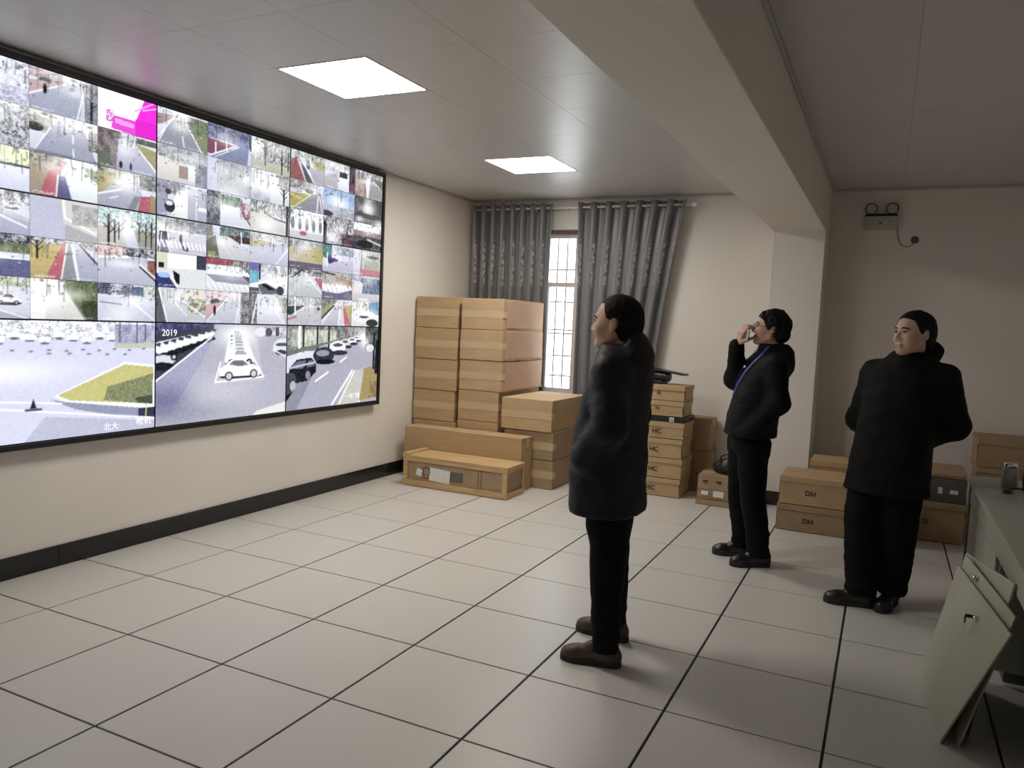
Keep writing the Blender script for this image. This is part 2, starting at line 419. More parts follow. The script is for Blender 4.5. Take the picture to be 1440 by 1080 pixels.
def p02(i): i.B(0, 0, 1, 1, (.99, .94, .98)).P([(.78, 0), (1, 0), (1, 1), (.55, 1), (.6, .75)], (.93, .20, .84)).P([(.25, .62), (.62, .62), (.62, 1), (.22, .95)], (.88, .30, .80)).P([(.28, .66), (.6, .7), (.6, .82), (.28, .80)], (.96, .6, .92)).N(.62, .55, 1, 1, (.90, .12, .82), (.82, .2, .74), 3, 3, .7).L(.62, .35, .95, .0, .014, (.97, .65, .93)).N(.14, .5, .27, .8, (.99, .9, .97), (.75, .3, .7), 2, 2).L(.75, .28, 1, .12, .01, (.98, .75, .95))
def p12(i): i.N(0, 0, .38, 1, (.62, .58, .58), (.40, .36, .38), 4, 4).B(.0, .6, .2, 1, (.45, .5, .42)).P([(.35, .1), (.62, .1), (1, .95), (1, 1), (.3, 1)], (.75, .76, .84)).E(.5, .25, .16, .12, (.86, .86, .9)).P([(.6, .2), (1, .3), (1, .8)], (.70, .68, .50)).L(.6, .22, 1, .85, .012).B(.65, .05, 1, .2, (.42, .46, .40)).E(.38, .85, .03, .09, DK).E(.55, .85, .02, .1, DK)
def p22(i): i.P([(0, 0), (.5, 0), (.3, .55), (0, .75)], (.74, .69, .50)).N(0, 0, 1, .12, (.4, .42, .4), (.8, .8, .8)).P([(.35, .25), (.7, .2), (.8, 1), (0, 1), (0, .75)], (.72, .73, .80)).L(0, .72, .4, .5, .014).L(.2, .78, .33, .7, .01).haze(.5, .2, .25, .3, .95).P([(.72, .6), (.9, .55), (.9, 1), (.68, 1)], RD).P([(.9, .5), (1, .55), (1, 1), (.9, 1)], (.68, .62, .5)).P([(.62, .6), (.72, .62), (.62, 1), (.5, 1)], (.58, .60, .62)).N(.7, .1, 1, .4, (.75, .78, .75), (.5, .5, .5))
def p32(i): i.N(0, 0, 1, .45, (.88, .95, .96), (.62, .76, .76), 3, 2).P([(0, .5), (.4, .5), (.5, 1), (0, 1)], (.82, .80, .76)).P([(.6, .5), (1, .5), (1, 1), (.7, 1)], (.66, .68, .62)).haze(.48, .45, .15, .4, .95).T(.18, 1, .2, .02).T(.28, .9, .3).T(.35, .8, .35, .008).T(.82, .95, .3, .01).T(.92, .95, .25).T(.7, .8, .3, .008)
def p42(i): i.N(0, 0, .45, .3, (.95, .85, .84), (.7, .6, .6)).N(.42, .02, 1, .25, (.8, .8, .84), (.25, .25, .3)).P([(0, .35), (.8, .25), (1, .6), (1, 1), (0, 1)], (.78, .79, .86)).L(0, .32, .5, .25, .02).N(.85, .3, 1, .7, (.70, .45, .42), (.5, .35, .3)).L(.7, .4, 1, .78, .02, (.9, .9, .9)).L(.72, .5, 1, .85, .015, DK)
def p52(i): i.N(0, 0, .6, .3, (.9, .9, .93), (.30, .30, .42), 6, 8).B(.58, .05, .78, .3, (.36, .45, .6)).N(.78, 0, 1, .4, (.72, .78, .74), (.9, .9, .9)).P([(0, .35), (1, .35), (1, 1), (0, 1)], (.82, .83, .90)).L(.45, .3, 1, .98, .016).haze(.4, .9, .3, .3, .8).L(.05, .5, .4, .55, .01, (.55, .55, .6))
def p03(i): i.P([(0, .2), (.4, .1), (.1, .45), (0, .5)], (.68, .58, .58)).road(.42, .1, -.05, .88, (.63, .65, .70), .06).P([(.55, .2), (1, .1), (1, 1), (.9, 1)], (.60, .62, .46)).N(.65, .05, 1, .5, (.58, .63, .50), (.45, .5, .4)).L(.03, .95, .16, .55, .012).L(.48, .62, .52, .95, .012).haze(.42, .1, .2, .3, .9)
def p13(i): i.N(0, 0, 1, .4, (.80, .81, .84), (.62, .63, .66), 5, 4).P([(0, .3), (.6, .5), (.6, 1), (0, 1)], (.90, .88, .86)).B(.6, .45, .75, .9, (.95, .96, .94)).N(.75, .35, 1, 1, (.75, .77, .82), (.55, .57, .62), 5, 6).B(.42, .5, .6, .85, (.70, .62, .58))
def p23(i): i.B(0, 0, .2, 1, (.66, .67, .76)).N(.2, 0, .55, .35, (.55, .56, .62), (.8, .8, .84)).P([(.4, .2), (.6, .2), (.7, 1), (.25, 1)], (.97, .98, .95)).E(.25, .7, .1, .18, (.22, .22, .28)).E(.24, .62, .07, .07, (.9, .9, .93)).E(.22, .3, .06, .08, (.3, .3, .36)).B(.6, .1, 1, 1, (.76, .77, .83)).L(.78, .2, .78, 1, .015, (.9, .9, .95)).B(.82, .6, 1, .7, WH)
def p33(i): i.N(0, 0, 1, .35, (.74, .75, .79), (.56, .57, .6), 4, 3).haze(.15, .35, .25, .3).B(0, .4, 1, 1, (.84, .84, .88)).P([(.06, .4), (.2, .4), (.24, 1), (.02, 1)], (.40, .38, .48)).L(.22, .42, .26, 1, .012).L(.1, .45, .06, 1, .01).P([(.44, .45), (.5, .45), (.5, .75), (.62, .8), (.62, .92), (.46, .85)], (.38, .39, .40)); i.zebra(.65, .85, 12, .05); i.haze(.2, .8, .15, .2, .5)
def p43(i): i.B(0, 0, .22, .5, (.86, .85, .76)).B(.05, .3, .15, .45, (.2, .18, .18)).B(.22, 0, .8, .45, (.95, .95, .93)).B(.8, .0, 1, .5, (.30, .28, .40)).P([(.3, .45), (1, .4), (1, 1), (.4, 1)], (.86, .88, .88)).P([(0, .6), (.25, .7), (.4, 1), (0, 1)], (.24, .26, .52)).E(.15, .65, .12, .08, (.65, .78, .95)).P([(.32, .5), (.46, .6), (.46, .9), (.36, .85)], (.17, .16, .25)).L(.28, .6, .4, .95, .02, (.95, .93, .9))
def p53(i): i.P([(0, 0), (.05, 0), (.2, 1), (0, 1)], (.42, .42, .45)).P([(.06, 0), (.35, .05), (1, .85), (1, 1), (.2, 1)], (.80, .82, .85)).L(.06, .05, .22, 1, .016).P([(.4, .1), (1, .0), (1, .8)], (.90, .88, .82)).N(.62, .3, 1, .75, (.88, .84, .78), (.50, .54, .42), 4, 3).L(.45, .3, 1, .85, .012).L(.35, .4, .6, .8, .01)
def p04(i): i.N(0, 0, 1, .45, (.34, .35, .50), (.60, .62, .76), 4, 3).P([(0, .45), (.6, .5), (.1, .9), (0, .9)], (.56, .34, .42)).P([(.62, .45), (.95, .3), (.9, 1), (.05, 1)], (.56, .60, .74)).L(.65, .48, .05, .98, .014).L(.7, .5, .16, .98, .01).L(.18, .55, .18, .85, .015).L(.42, .45, .42, .7, .012).L(.95, .1, .98, .5, .015, (.3, .3, .35))
def p14(i): i.N(0, 0, 1, 1, (.72, .74, .78), (.60, .62, .66), 3, 3).B(0, 0, .22, 1, (.80, .82, .92)).haze(.5, 1, .5, .4, .9).haze(.85, .4, .25, .3, .8)
def p24(i): i.N(0, 0, .3, 1, (.30, .32, .36), (.62, .64, .66), 2, 3).N(.25, .05, .75, .35, (.42, .54, .44), (.66, .72, .66), 3, 2).P([(.3, .35), (.75, .4), (1, .9), (1, 1), (.3, 1)], (.90, .91, .94)).N(.75, .2, 1, .7, (.62, .38, .46), (.88, .84, .86), 2, 3).L(.8, .5, 1, .85, .016, (.4, .36, .4))
def p34(i): i.N(.3, 0, 1, .35, (.36, .42, .46), (.62, .72, .72), 3, 3).N(.5, .25, 1, .45, (.48, .28, .32), (.25, .24, .26), 4, 3).P([(.2, .3), (.5, .3), (1, .6), (1, 1), (.3, 1)], (.84, .84, .87)).B(0, 0, .14, 1, (.60, .60, .58)).P([(0, .5), (.2, .3), (.3, 1), (0, 1)], (.46, .46, .42)).L(.3, .5, .65, 1, .01, (.96, .9, .9)).B(.05, .8, .2, 1, (.62, .70, .42)).L(.78, .1, .8, .5, .012, WH)
def p44(i): i.N(0, 0, .6, .25, (.80, .40, .48), (.62, .30, .38), 4, 3).N(.6, 0, 1, .4, (.72, .74, .74), (.45, .45, .47)).P([(0, .2), (.8, .2), (1, .5), (1, 1), (0, 1)], (.88, .93, .94)).P([(0, .5), (1, .5), (1, .75), (.2, .72)], (.62, .62, .70)).zebra(.36, .5, 12, .03); i.zebra(.75, 1, 8, .1); i.P([(.8, .45), (1, .5), (1, .68)], (.5, .3, .34))
def p54(i): i.N(0, 0, .6, .35, (.85, .74, .78), (.95, .90, .92), 4, 3).E(.22, .35, .12, .1, (.40, .40, .42)).P([(0, .45), (.45, .3), (.1, .95), (0, .95)], (.84, .70, .72)).P([(.5, .15), (.78, .15), (.7, 1), (0, 1)], (.80, .82, .87)).L(.5, .2, .02, .95, .012).E(.2, .6, .028, .15, (.2, .16, .2)).L(.78, .1, .68, 1, .012).N(.8, 0, 1, 1, (.74, .74, .76), (.35, .35, .38), 3, 6)
def p05(i): i.N(0, 0, 1, .7, (.86, .87, .87), (.50, .52, .52), 2, 3).haze(.1, .3, .3, .4).B(0, .7, 1, 1, (.80, .82, .72)).T(.78, 1, .2, .014).T(.35, .8, .1, .02, (.5, .5, .52)).T(.95, .8, .2, .02, (.4, .4, .42))
def p15(i): i.B(0, 0, 1, 1, (.90, .91, .94)).N(.7, 0, 1, .5, (.80, .82, .78), (.6, .6, .6)).L(0, .35, .5, .3, .012).N(0, .6, .5, 1, (.86, .88, .92), (.70, .72, .76), 5, 4).haze(.4, .5, .4, .3).T(.85, 1, .5, .018)
def p25(i): i.N(0, 0, 1, .4, (.92, .93, .93), (.55, .56, .58), 2, 3).P([(0, .45), (.35, .35), (.8, .6), (1, 1), (0, 1)], (.84, .86, .80)).L(.35, .35, .62, .5, .014, (.4, .38, .36)).L(.62, .5, .9, .55, .014, (.4, .38, .36)).haze(.4, .8, .3, .3).L(.95, 0, .95, 1, .03, (.28, .28, .30))
def p35(i): i.N(0, 0, 1, .2, (.85, .86, .87), (.62, .62, .66)).P([(0, .2), (.6, .25), (.4, .5), (0, .5)], (.82, .77, .66)).P([(0, .5), (.5, .35), (1, .2), (1, 1), (0, 1)], (.82, .83, .89)).L(1, .4, .65, 1, .014).L(.6, .3, .6, .55, .01, (.5, .5, .5))
def p45(i): i.B(0, 0, .25, .25, (.50, .47, .78)).B(.0, .25, .24, .7, (.50, .76, .84)).L(.26, 0, .26, .5, .02, DK).N(.3, .02, 1, .35, (.93, .94, .96), (.70, .72, .74), 3, 8).P([(0, .7), (1, .3), (1, 1), (0, 1)], (.95, .96, .96)); i.P([(.22, .7), (.4, .62), (.7, .8), (.85, .95), (.3, 1)], (.45, .46, .5)); i.P([(.3, .68), (.45, .66), (.66, .84), (.5, .86)], (.15, .15, .18)); i.E(.8, .85, .1, .15, (.3, .3, .34)); i.B(0, .8, .25, 1, (.4, .4, .42))
def p55(i): i.B(0, 0, 1, 1, (.87, .88, .91)).N(0, 0, .2, 1, (.35, .35, .37), (.7, .7, .72), 3, 5).L(.22, 0, .08, 1, .02, (.92, .92, .9)).P([(.7, 0), (1, .2), (1, 1)], (.78, .80, .76)).N(.85, .1, 1, .6, (.5, .52, .48), (.8, .8, .8)).L(.7, .6, .95, 1, .014)
def p06(i): i.N(0, 0, 1, .2, (.88, .9, .9), (.62, .66, .6)).P([(0, .4), (.2, .2), (.45, 1), (0, 1)], (.66, .40, .42)).P([(.28, .35), (.4, .5), (.68, 1), (.45, 1)], (.42, .42, .44)).L(.2, .3, .45, 1, .014).L(.4, .45, .7, 1, .018).P([(.5, .45), (1, .5), (1, 1), (.7, 1)], (.74, .74, .78)).P([(.6, .2), (1, .2), (1, .5), (.65, .45)], (.76, .73, .56)).E(.5, .4, .06, .15, (.35, .38, .35))
def p16(i): i.N(0, 0, .7, .3, (.8, .8, .82), (.55, .55, .56)).E(.55, .3, .12, .08, (.3, .31, .3)).P([(0, .45), (.6, .42), (.1, .95), (0, .95)], (.74, .70, .42)).P([(.6, .4), (.9, .3), (1, 1), (.1, 1)], (.62, .62, .66)).L(.6, .42, .1, .95, .014, (.93, .9, .6)).L(.82, .4, .78, 1, .016).L(.86, .4, .95, 1, .014).L(0, .5, .4, .65, .012, (.92, .9, .7))
def p26(i):
    i.B(0, 0, 1, .75, (.95, .96, .96))
    for k in range(5): i.E(.1 + .2 * k, .5, .05, .2, (.55, .56, .6))
    i.B(0, .75, 1, 1, (.86, .86, .87)).E(.4, .8, .1, .08, (.80, .4, .46)).N(0, 0, .4, .2, WH, TR)
def p36(i): i.N(0, 0, 1, .3, (.82, .83, .82), (.62, .63, .66)).P([(0, .3), (1, .25), (1, .8), (0, .8)], (.80, .77, .62)).P([(.3, .2), (.5, .2), (.2, .8), (0, .8)], (.80, .79, .76)).P([(.7, .2), (1, .2), (1, .75), (.75, .7)], (.78, .72, .46)).B(0, .78, 1, 1, (.45, .44, .48))
def p46(i): i.N(0, 0, 1, .25, (.86, .86, .88), (.4, .4, .42)).P([(.35, .1), (.6, .15), (1, .8), (1, 1), (.3, 1)], (.80, .82, .84)).L(.45, .15, 1, .85, .014).P([(.75, .3), (1, .3), (1, .75)], (.78, .40, .46)).L(.15, .3, .15, 1, .018, (.25, .25, .28)).L(.15, .3, .4, .05, .018, (.25, .25, .28)).N(.0, .3, .3, 1, (.86, .87, .88), (.75, .76, .78))
def p56(i): i.N(0, 0, 1, .3, (.55, .56, .58), (.85, .86, .88), 3, 3).P([(0, .35), (.5, .3), (.1, .65), (0, .65)], (.30, .33, .32)).P([(0, .7), (.6, .35), (1, .35), (1, 1), (0, 1)], (.80, .79, .82)).L(.02, .8, .25, .7, .018, (.78, .4, .46)).L(.2, 0, .22, .6, .02, WH).E(.9, .4, .05, .06, (.3, .3, .3))
def p07(i): i.N(0, 0, 1, .35, (.70, .70, .72), (.90, .90, .92)).P([(0, .6), (.5, .3), (.6, 1), (0, 1)], (.78, .76, .78)).P([(.45, .2), (.75, .2), (.78, .95), (.42, .95)], (.94, .95, .97)).B(.47, .3, .73, .5, (.3, .3, .34)).N(.8, 0, 1, 1, (.45, .42, .44), (.25, .24, .26), 3, 5).E(.9, .8, .07, .2, (.55, .35, .4))
def p17(i): i.B(0, 0, 1, 1, (.66, .76, .93)).haze(.5, .5, .3, .25, .85).N(.0, .6, .5, 1, (.72, .72, .8), (.85, .86, .9)).N(.5, .6, 1, 1, (.62, .63, .68), (.82, .82, .86)).E(.1, .9, .2, .1, (.3, .3, .36))
def p27(i): i.N(0, 0, 1, 1, (.88, .88, .89), (.50, .49, .52), 2, 2).P([(0, .1), (.12, .3), (.1, 1), (0, 1)], (.25, .24, .25)).haze(.3, .8, .2, .3).N(.6, .55, 1, 1, (.30, .26, .28), (.6, .5, .55), 2, 3).E(.9, .9, .12, .15, (.45, .24, .33)).L(.8, .2, .7, 1, .02, (.35, .35, .36))
def p37(i): i.N(0, 0, .3, .5, (.30, .50, .52), (.52, .66, .68), 3, 3).N(.4, .05, 1, .35, (.80, .82, .85), (.45, .55, .66), 4, 3).P([(.1, .45), (.5, .5), (.45, .8), (.2, .7)], (.32, .28, .50)).P([(.4, .6), (1, .5), (1, 1), (0, 1), (0, .85)], (.80, .79, .86)).L(.15, .3, .15, .8, .016, WH)
def p47(i): i.B(0, 0, 1, .5, (.76, .74, .72)).P([(.4, .15), (1, .3), (1, .6), (.5, .4)], (.72, .60, .46)).L(0, .04, .4, .1, .015, DK).zebra(.45, .75, 7, .12); i.P([(0, .72), (.5, .78), (1, .6), (1, 1), (0, 1)], (.48, .47, .58)).E(.85, .85, .12, .12, (.55, .58, .55))
def p57(i): i.N(0, 0, .5, .3, (.72, .72, .70), (.5, .52, .46)).P([(.5, .1), (.6, .1), (.55, 1), (.0, 1)], (.80, .80, .84)).P([(.62, .1), (.7, .1), (1, 1), (.74, 1)], (.82, .46, .52)).P([(.72, .2), (1, .2), (1, 1), (.95, .9)], (.74, .72, .52)).L(.5, .1, 0, .98, .014).L(.62, .1, .55, 1, .018).L(.66, .1, .75, 1, .012).P([(0, .3), (.4, .2), (0, .75)], (.66, .68, .52)).L(.4, .25, 0, .75, .02, DK)
def p08(i): i.N(0, 0, 1, .3, (.88, .88, .90), (.6, .6, .6)).N(0, .3, .4, 1, (.66, .52, .50), (.78, .72, .68), 3, 4).L(.35, 0, .45, 1, .014).L(.5, .1, .45, 1, .025).P([(.55, .3), (1, .6), (1, 1), (.5, 1)], (.66, .67, .66)).P([(.6, .2), (1, .2), (1, .6)], (.55, .57, .50))
def p18(i): i.B(0, 0, 1, 1, (.36, .36, .37)).haze(.5, .4, .22, .5, .85).N(0, .1, .3, .7, (.3, .3, .3), (.5, .5, .5)).E(.5, .7, .5, .1, (.25, .25, .26), .7).haze(.2, .85, .15, .12, .9).haze(.9, .95, .2, .2, .9)
def p28(i): i.B(0, 0, 1, .3, (.96, .96, .98)).B(0, .3, 1, .5, (.64, .52, .56)).N(0, .5, 1, 1, (.28, .28, .28), (.44, .44, .44), 3, 3).L(.5, .6, 1, .75, .02, (.9, .9, .9)).E(.4, .8, .3, .15, (.2, .2, .2))
def p38(i): i.P([(.35, 0), (1, 0), (1, 1), (.35, 1)], (.80, .81, .78)).B(0, 0, .3, 1, (.88, .87, .93)).L(.3, 0, .3, 1, .02, (.55, .55, .55)).E(.7, .25, .25, .05, (.4, .4, .42)).B(.4, .4, .95, .75, (.74, .75, .68)).B(.25, .76, 1, 1, (.87, .56, .58))
def p48(i): i.N(0, 0, 1, .25, (.82, .84, .88), (.66, .7, .76)).N(.3, .1, 1, .7, (.55, .62, .72), (.36, .42, .55), 2, 6).P([(0, .2), (.4, .3), (.3, 1), (0, 1)], (.90, .88, .90)).B(0, .7, 1, 1, (.86, .85, .84)).E(.4, .95, .2, .08, WH)
def p58(i): i.B(0, 0, 1, 1, (.93, .92, .91)).P([(.6, .05), (1, 0), (1, .55), (.62, .4)], (.52, .68, .80)).L(.58, .1, .62, .5, .02, WH).N(0, 0, .2, .3, (.97, .96, .85), (.9, .9, .9)).E(.4, .7, .3, .18, (.96, .96, .98)).E(.45, .62, .18, .05, (.35, .38, .4)).E(.75, .85, .22, .15, (.26, .27, .29)).L(.4, .3, 1, .8, .016, (.95, .95, .97))

def big0(i):
    i.B(0, 0, 1, 1, (.84, .85, .94)).N(0, 0, 1, .16, (.97, .98, 1), (.66, .67, .74), 3, 2, thr=.6)
    for k in range(13): i.E(.05 + .07 * k, .12 + .02 * (k % 3), .03, .025, (.96, .97, 1)); i.E(.05 + .07 * k, .15 + .02 * (k % 3), .022, .01, (.5, .5, .56))
    i.N(.76, .02, 1, .2, (.60, .60, .74), (.78, .79, .88), 3, 6)
    for x, a, b in ((.79, 0, .18), (.89, 0, .22), (.94, .02, .18)): i.L(x, a, x, b, .003, (.36, .36, .4))
    i.B(.76, .19, 1, .24, (.78, .80, .74))
    for k in range(9): i.E(.25 + .085 * k, .245 + .012 * (k % 2), .011, .008, (.55, .55, .58))
    for k in range(5): i.E(.42 + .10 * k, .275 + .005 * k, .012, .009, (.58, .58, .6))
    i.haze(.2, .42, .3, .1, .6)
    i.P([(.44, .635), (.82, .365), (1.0, .40), (1, .80), (.95, .80), (.5, .69)], (.97, .98, .98))
    i.P([(.46, .63), (.82, .385), (.99, .42), (.985, .77), (.52, .68)], (.82, .80, .52))
    m = i.pmask([(.72, .58), (.99, .48), (.985, .77), (.70, .70)])
    i.put(m, (.58, .62, .46), .85); n = (rng.random(m.shape) > .6); i.put(m * n, (.42, .46, .34), .6)
    i.put(i.pmask([(.88, .70), (.985, .68), (.985, .77), (.9, .75)]), (.25, .28, .24), .7)
    i.P([(.42, .66), (.5, .69), (.95, .81), (1, .82), (1, .90), (.85, .88), (.55, .76)], (.62, .63, .74))
    i.P([(.90, .80), (1, .80), (1, .90), (.90, .88)], (.25, .25, .36)).L(0, .62, .48, .70, .004).L(.15, .70, 1, .905, .005)
    i.L(.95, .77, .945, .88, .004, (.85, .86, .6)); i.P([(.33, .72), (.345, .64), (.36, .72)], (.2, .2, .24)); i.L(.31, .735, .38, .735, .005, (.25, .25, .3))
    i.L(.14, .72, .16, .70, .004, (.3, .3, .3)).P([(.4, .8), (1, .93), (1, 1), (.3, 1)], (.70, .71, .80), .6)
def big1(i):
    i.B(0, 0, 1, 1, (.72, .72, .79)).N(0, 0, .4, .12, (.26, .27, .46), (.44, .46, .64), 3, 3).haze(.45, .7, .3, .2, .25)
    i.P([(0, .55), (.42, .1), (.1, .9), (0, .9)], (.66, .67, .80), .8)
    i.haze(.05, .75, .18, .15, .55, (.38, .38, .56)).haze(.2, .9, .3, .1, .3, (.5, .5, .6))
    i.P([(0, .1), (.35, .03), (.42, .06), (.2, .33), (0, .55)], (.30, .30, .38))
    for k in range(8):
        t = k / 8; i.E(.07 + .34 * t, .24 - .16 * t, .09 * (1 - .7 * t), .07 * (1 - .65 * t), (.93, .94, .96)); i.E(.06 + .34 * t, .21 - .15 * t, .06 * (1 - .7 * t), .022 * (1 - .6 * t), (.30, .31, .38)); i.E(.09 + .34 * t, .30 - .17 * t, .06 * (1 - .7 * t), .018, (.16, .16, .2))
    i.E(.05, .36, .08, .05, (.85, .86, .9)).E(.04, .42, .08, .04, (.14, .14, .2)).E(.12, .33, .022, .035, (.12, .12, .16)).E(.12, .33, .012, .02, (.8, .8, .84))
    i.L(0, .56, .38, .14, .006)
    i.P([(.55, .02), (.72, .02), (.80, .62), (.41, .62)], (.78, .78, .83)).haze(.58, .12, .15, .12, .9)
    for k in range(7):
        t = k / 7; i.car(.575 + .03 * t, .11 + .29 * t, .26 + .24 * t, (.95 - .03 * (k % 2), .96 - .03 * (k % 2), .97), (.70, .71, .74), .35)
    i.L(.45, .40, .41, .60, .006).L(.41, .605, .80, .575, .006).L(.80, .575, .72, .38, .005)
    i.E(.61, .555, .17, .022, (.22, .22, .25))
    i.P([(.44, .545), (.44, .47), (.49, .43), (.53, .375), (.62, .365), (.69, .43), (.77, .47), (.78, .53), (.76, .56)], (.95, .95, .97))
    i.P([(.515, .425), (.55, .385), (.625, .385), (.67, .435), (.60, .45)], (.50, .51, .52))
    for x, y in ((.515, .55), (.715, .535)): i.E(x, y, .032, .048, (.30, .30, .33)); i.E(x, y, .022, .034, (.82, .82, .85))
    i.N(.74, .02, 1, .12, (.90, .88, .92), (.55, .55, .60), 4, 4).B(.9, .02, .93, .12, (.4, .38, .4)).E(.77, .08, .05, .05, (.9, .9, .94)).E(.84, .08, .03, .05, (.4, .4, .46))
    i.E(.97, .24, .09, .09, (.88, .89, .92)).E(.96, .22, .06, .02, (.4, .4, .45)).E(.95, .31, .05, .03, (.3, .3, .36)).L(.88, .28, 1, .36, .005)
    i.P([(.75, .95), (1, .88), (1, 1), (.7, 1)], (.90, .90, .88))
def big2(i):
    i.N(0, 0, .85, .3, (.70, .72, .68), (.42, .42, .46), 2, 4).N(.05, .05, .5, .25, (.88, .90, .84), (.66, .68, .64), 3, 5).haze(.83, .15, .12, .12, .95)
    for x in (.16, .42, .3): i.L(x, 0, x, .3, .008, (.2, .2, .22))
    i.L(.12, .0, .12, .32, .012, WH)
    i.P([(0, .3), (.75, .1), (.0, .36)], (.5, .52, .48)).P([(.1, .5), (.8, .16), (.90, .16), (1, .5), (1, 1), (0, 1)], (.70, .70, .77)).P([(0, .7), (.3, .5), (.1, 1), (0, 1)], (.60, .60, .68))
    for k, (x, y, s, c) in enumerate([(.73, .15, .04, WH), (.68, .18, .05, WH), (.60, .21, .06, (.86, .87, .88)), (.52, .26, .09, (.92, .92, .94))]):
        i.E(x, y, s, s * .9, c); i.E(x + .02, y + s * .8, s, s * .35, (.25, .25, .3)); i.E(x, y - s * .3, s * .6, s * .25, (.4, .4, .44))
    i.E(.37, .36, .11, .10, (.25, .24, .34)).E(.36, .33, .07, .04, (.62, .64, .72)).E(.39, .44, .10, .03, (.12, .12, .16))
    i.P([(.02, .62), (.03, .5), (.10, .40), (.24, .38), (.29, .46), (.29, .56), (.2, .66), (.08, .68)], (.17, .17, .22)).P([(.04, .5), (.10, .42), (.19, .41), (.16, .51)], (.45, .52, .56)).P([(.2, .5), (.21, .42), (.25, .41), (.28, .48)], (.48, .46, .56)).L(.02, .5, .28, .44, .008, (.8, .78, .84))
    i.E(.21, .59, .025, .05, (.6, .6, .64)).P([(0, .55), (.08, .56), (.10, .64), (.05, .8), (0, .82)], (.32, .33, .38)).E(.065, .71, .028, .06, (.75, .75, .78)).P([(0, .82), (.06, .78), (.1, .72), (.0, .9)], (.12, .12, .15))
    i.L(.29, .67, .42, .57, .008).L(.55, .45, .62, .39, .007)
    i.P([(.68, .58), (.82, .55), (.80, 1), (.52, 1)], (.80, .79, .76)).L(.69, .57, .47, .98, .010).L(.72, .57, .55, .98, .006).L(.85, .54, .78, .98, .007)
    i.P([(.84, .54), (1, .52), (1, .95), (.78, .97)], (.70, .62, .40)).N(.9, .72, 1, .95, (.55, .46, .34), (.7, .6, .42), 3, 3)
    i.N(.84, 0, 1, .3, (.26, .28, .28), (.5, .52, .52), 3, 4).L(.95, .1, .95, .55, .012, (.2, .2, .22)).L(.99, .2, .985, .6, .02, (.15, .15, .18)).E(.9, .28, .05, .05, (.85, .86, .88))
    i.haze(.84, .2, .06, .08, .8)

YS0, ZS0, PW, PH = 0.45, 0.758, 1.205, 0.680      # near edge, bottom edge, panel size
XS = 0.085                                        # screen face
m_feed = bpy.data.materials.new('camera_feed_glow'); m_feed.use_nodes = True
_nt = m_feed.node_tree; _nt.nodes.remove(_nt.nodes['Principled BSDF'])
_e = _nt.nodes.new('ShaderNodeEmission'); _a = _nt.nodes.new('ShaderNodeAttribute'); _a.attribute_name = 'feed'
_e.inputs[1].default_value = SCREEN
_nt.links.new(_a.outputs[0], _e.inputs[0]); _nt.links.new(_e.outputs[0], _nt.nodes['Material Output'].inputs[0])
m_glass_black = mat('black_screen_glass', (0.008, 0.008, 0.01), 0.2, var=0.1)

def feed_mesh(a, y0, y1, z0, z1):
    H, W, _ = a.shape
    yy = np.linspace(y0, y1, W); zz = np.linspace(z1, z0, H)
    Y, Z = np.meshgrid(yy, zz)
    V = np.c_[np.zeros(Y.size), Y.ravel(), Z.ravel()]
    idx = np.arange(H * W).reshape(H, W)
    Q = np.stack([idx[1:, :-1], idx[1:, 1:], idx[:-1, 1:], idx[:-1, :-1]], -1).reshape(-1, 4)
    me = np_mesh(V, Q, False)
    at = me.color_attributes.new('feed', 'FLOAT_COLOR', 'POINT')
    c = np.where(a <= 0.04045, a / 12.92, ((a + 0.055) / 1.055) ** 2.4)
    at.data.foreach_set('color', np.concatenate([c, np.ones((H, W, 1))], -1).astype(np.float32).ravel())
    return me

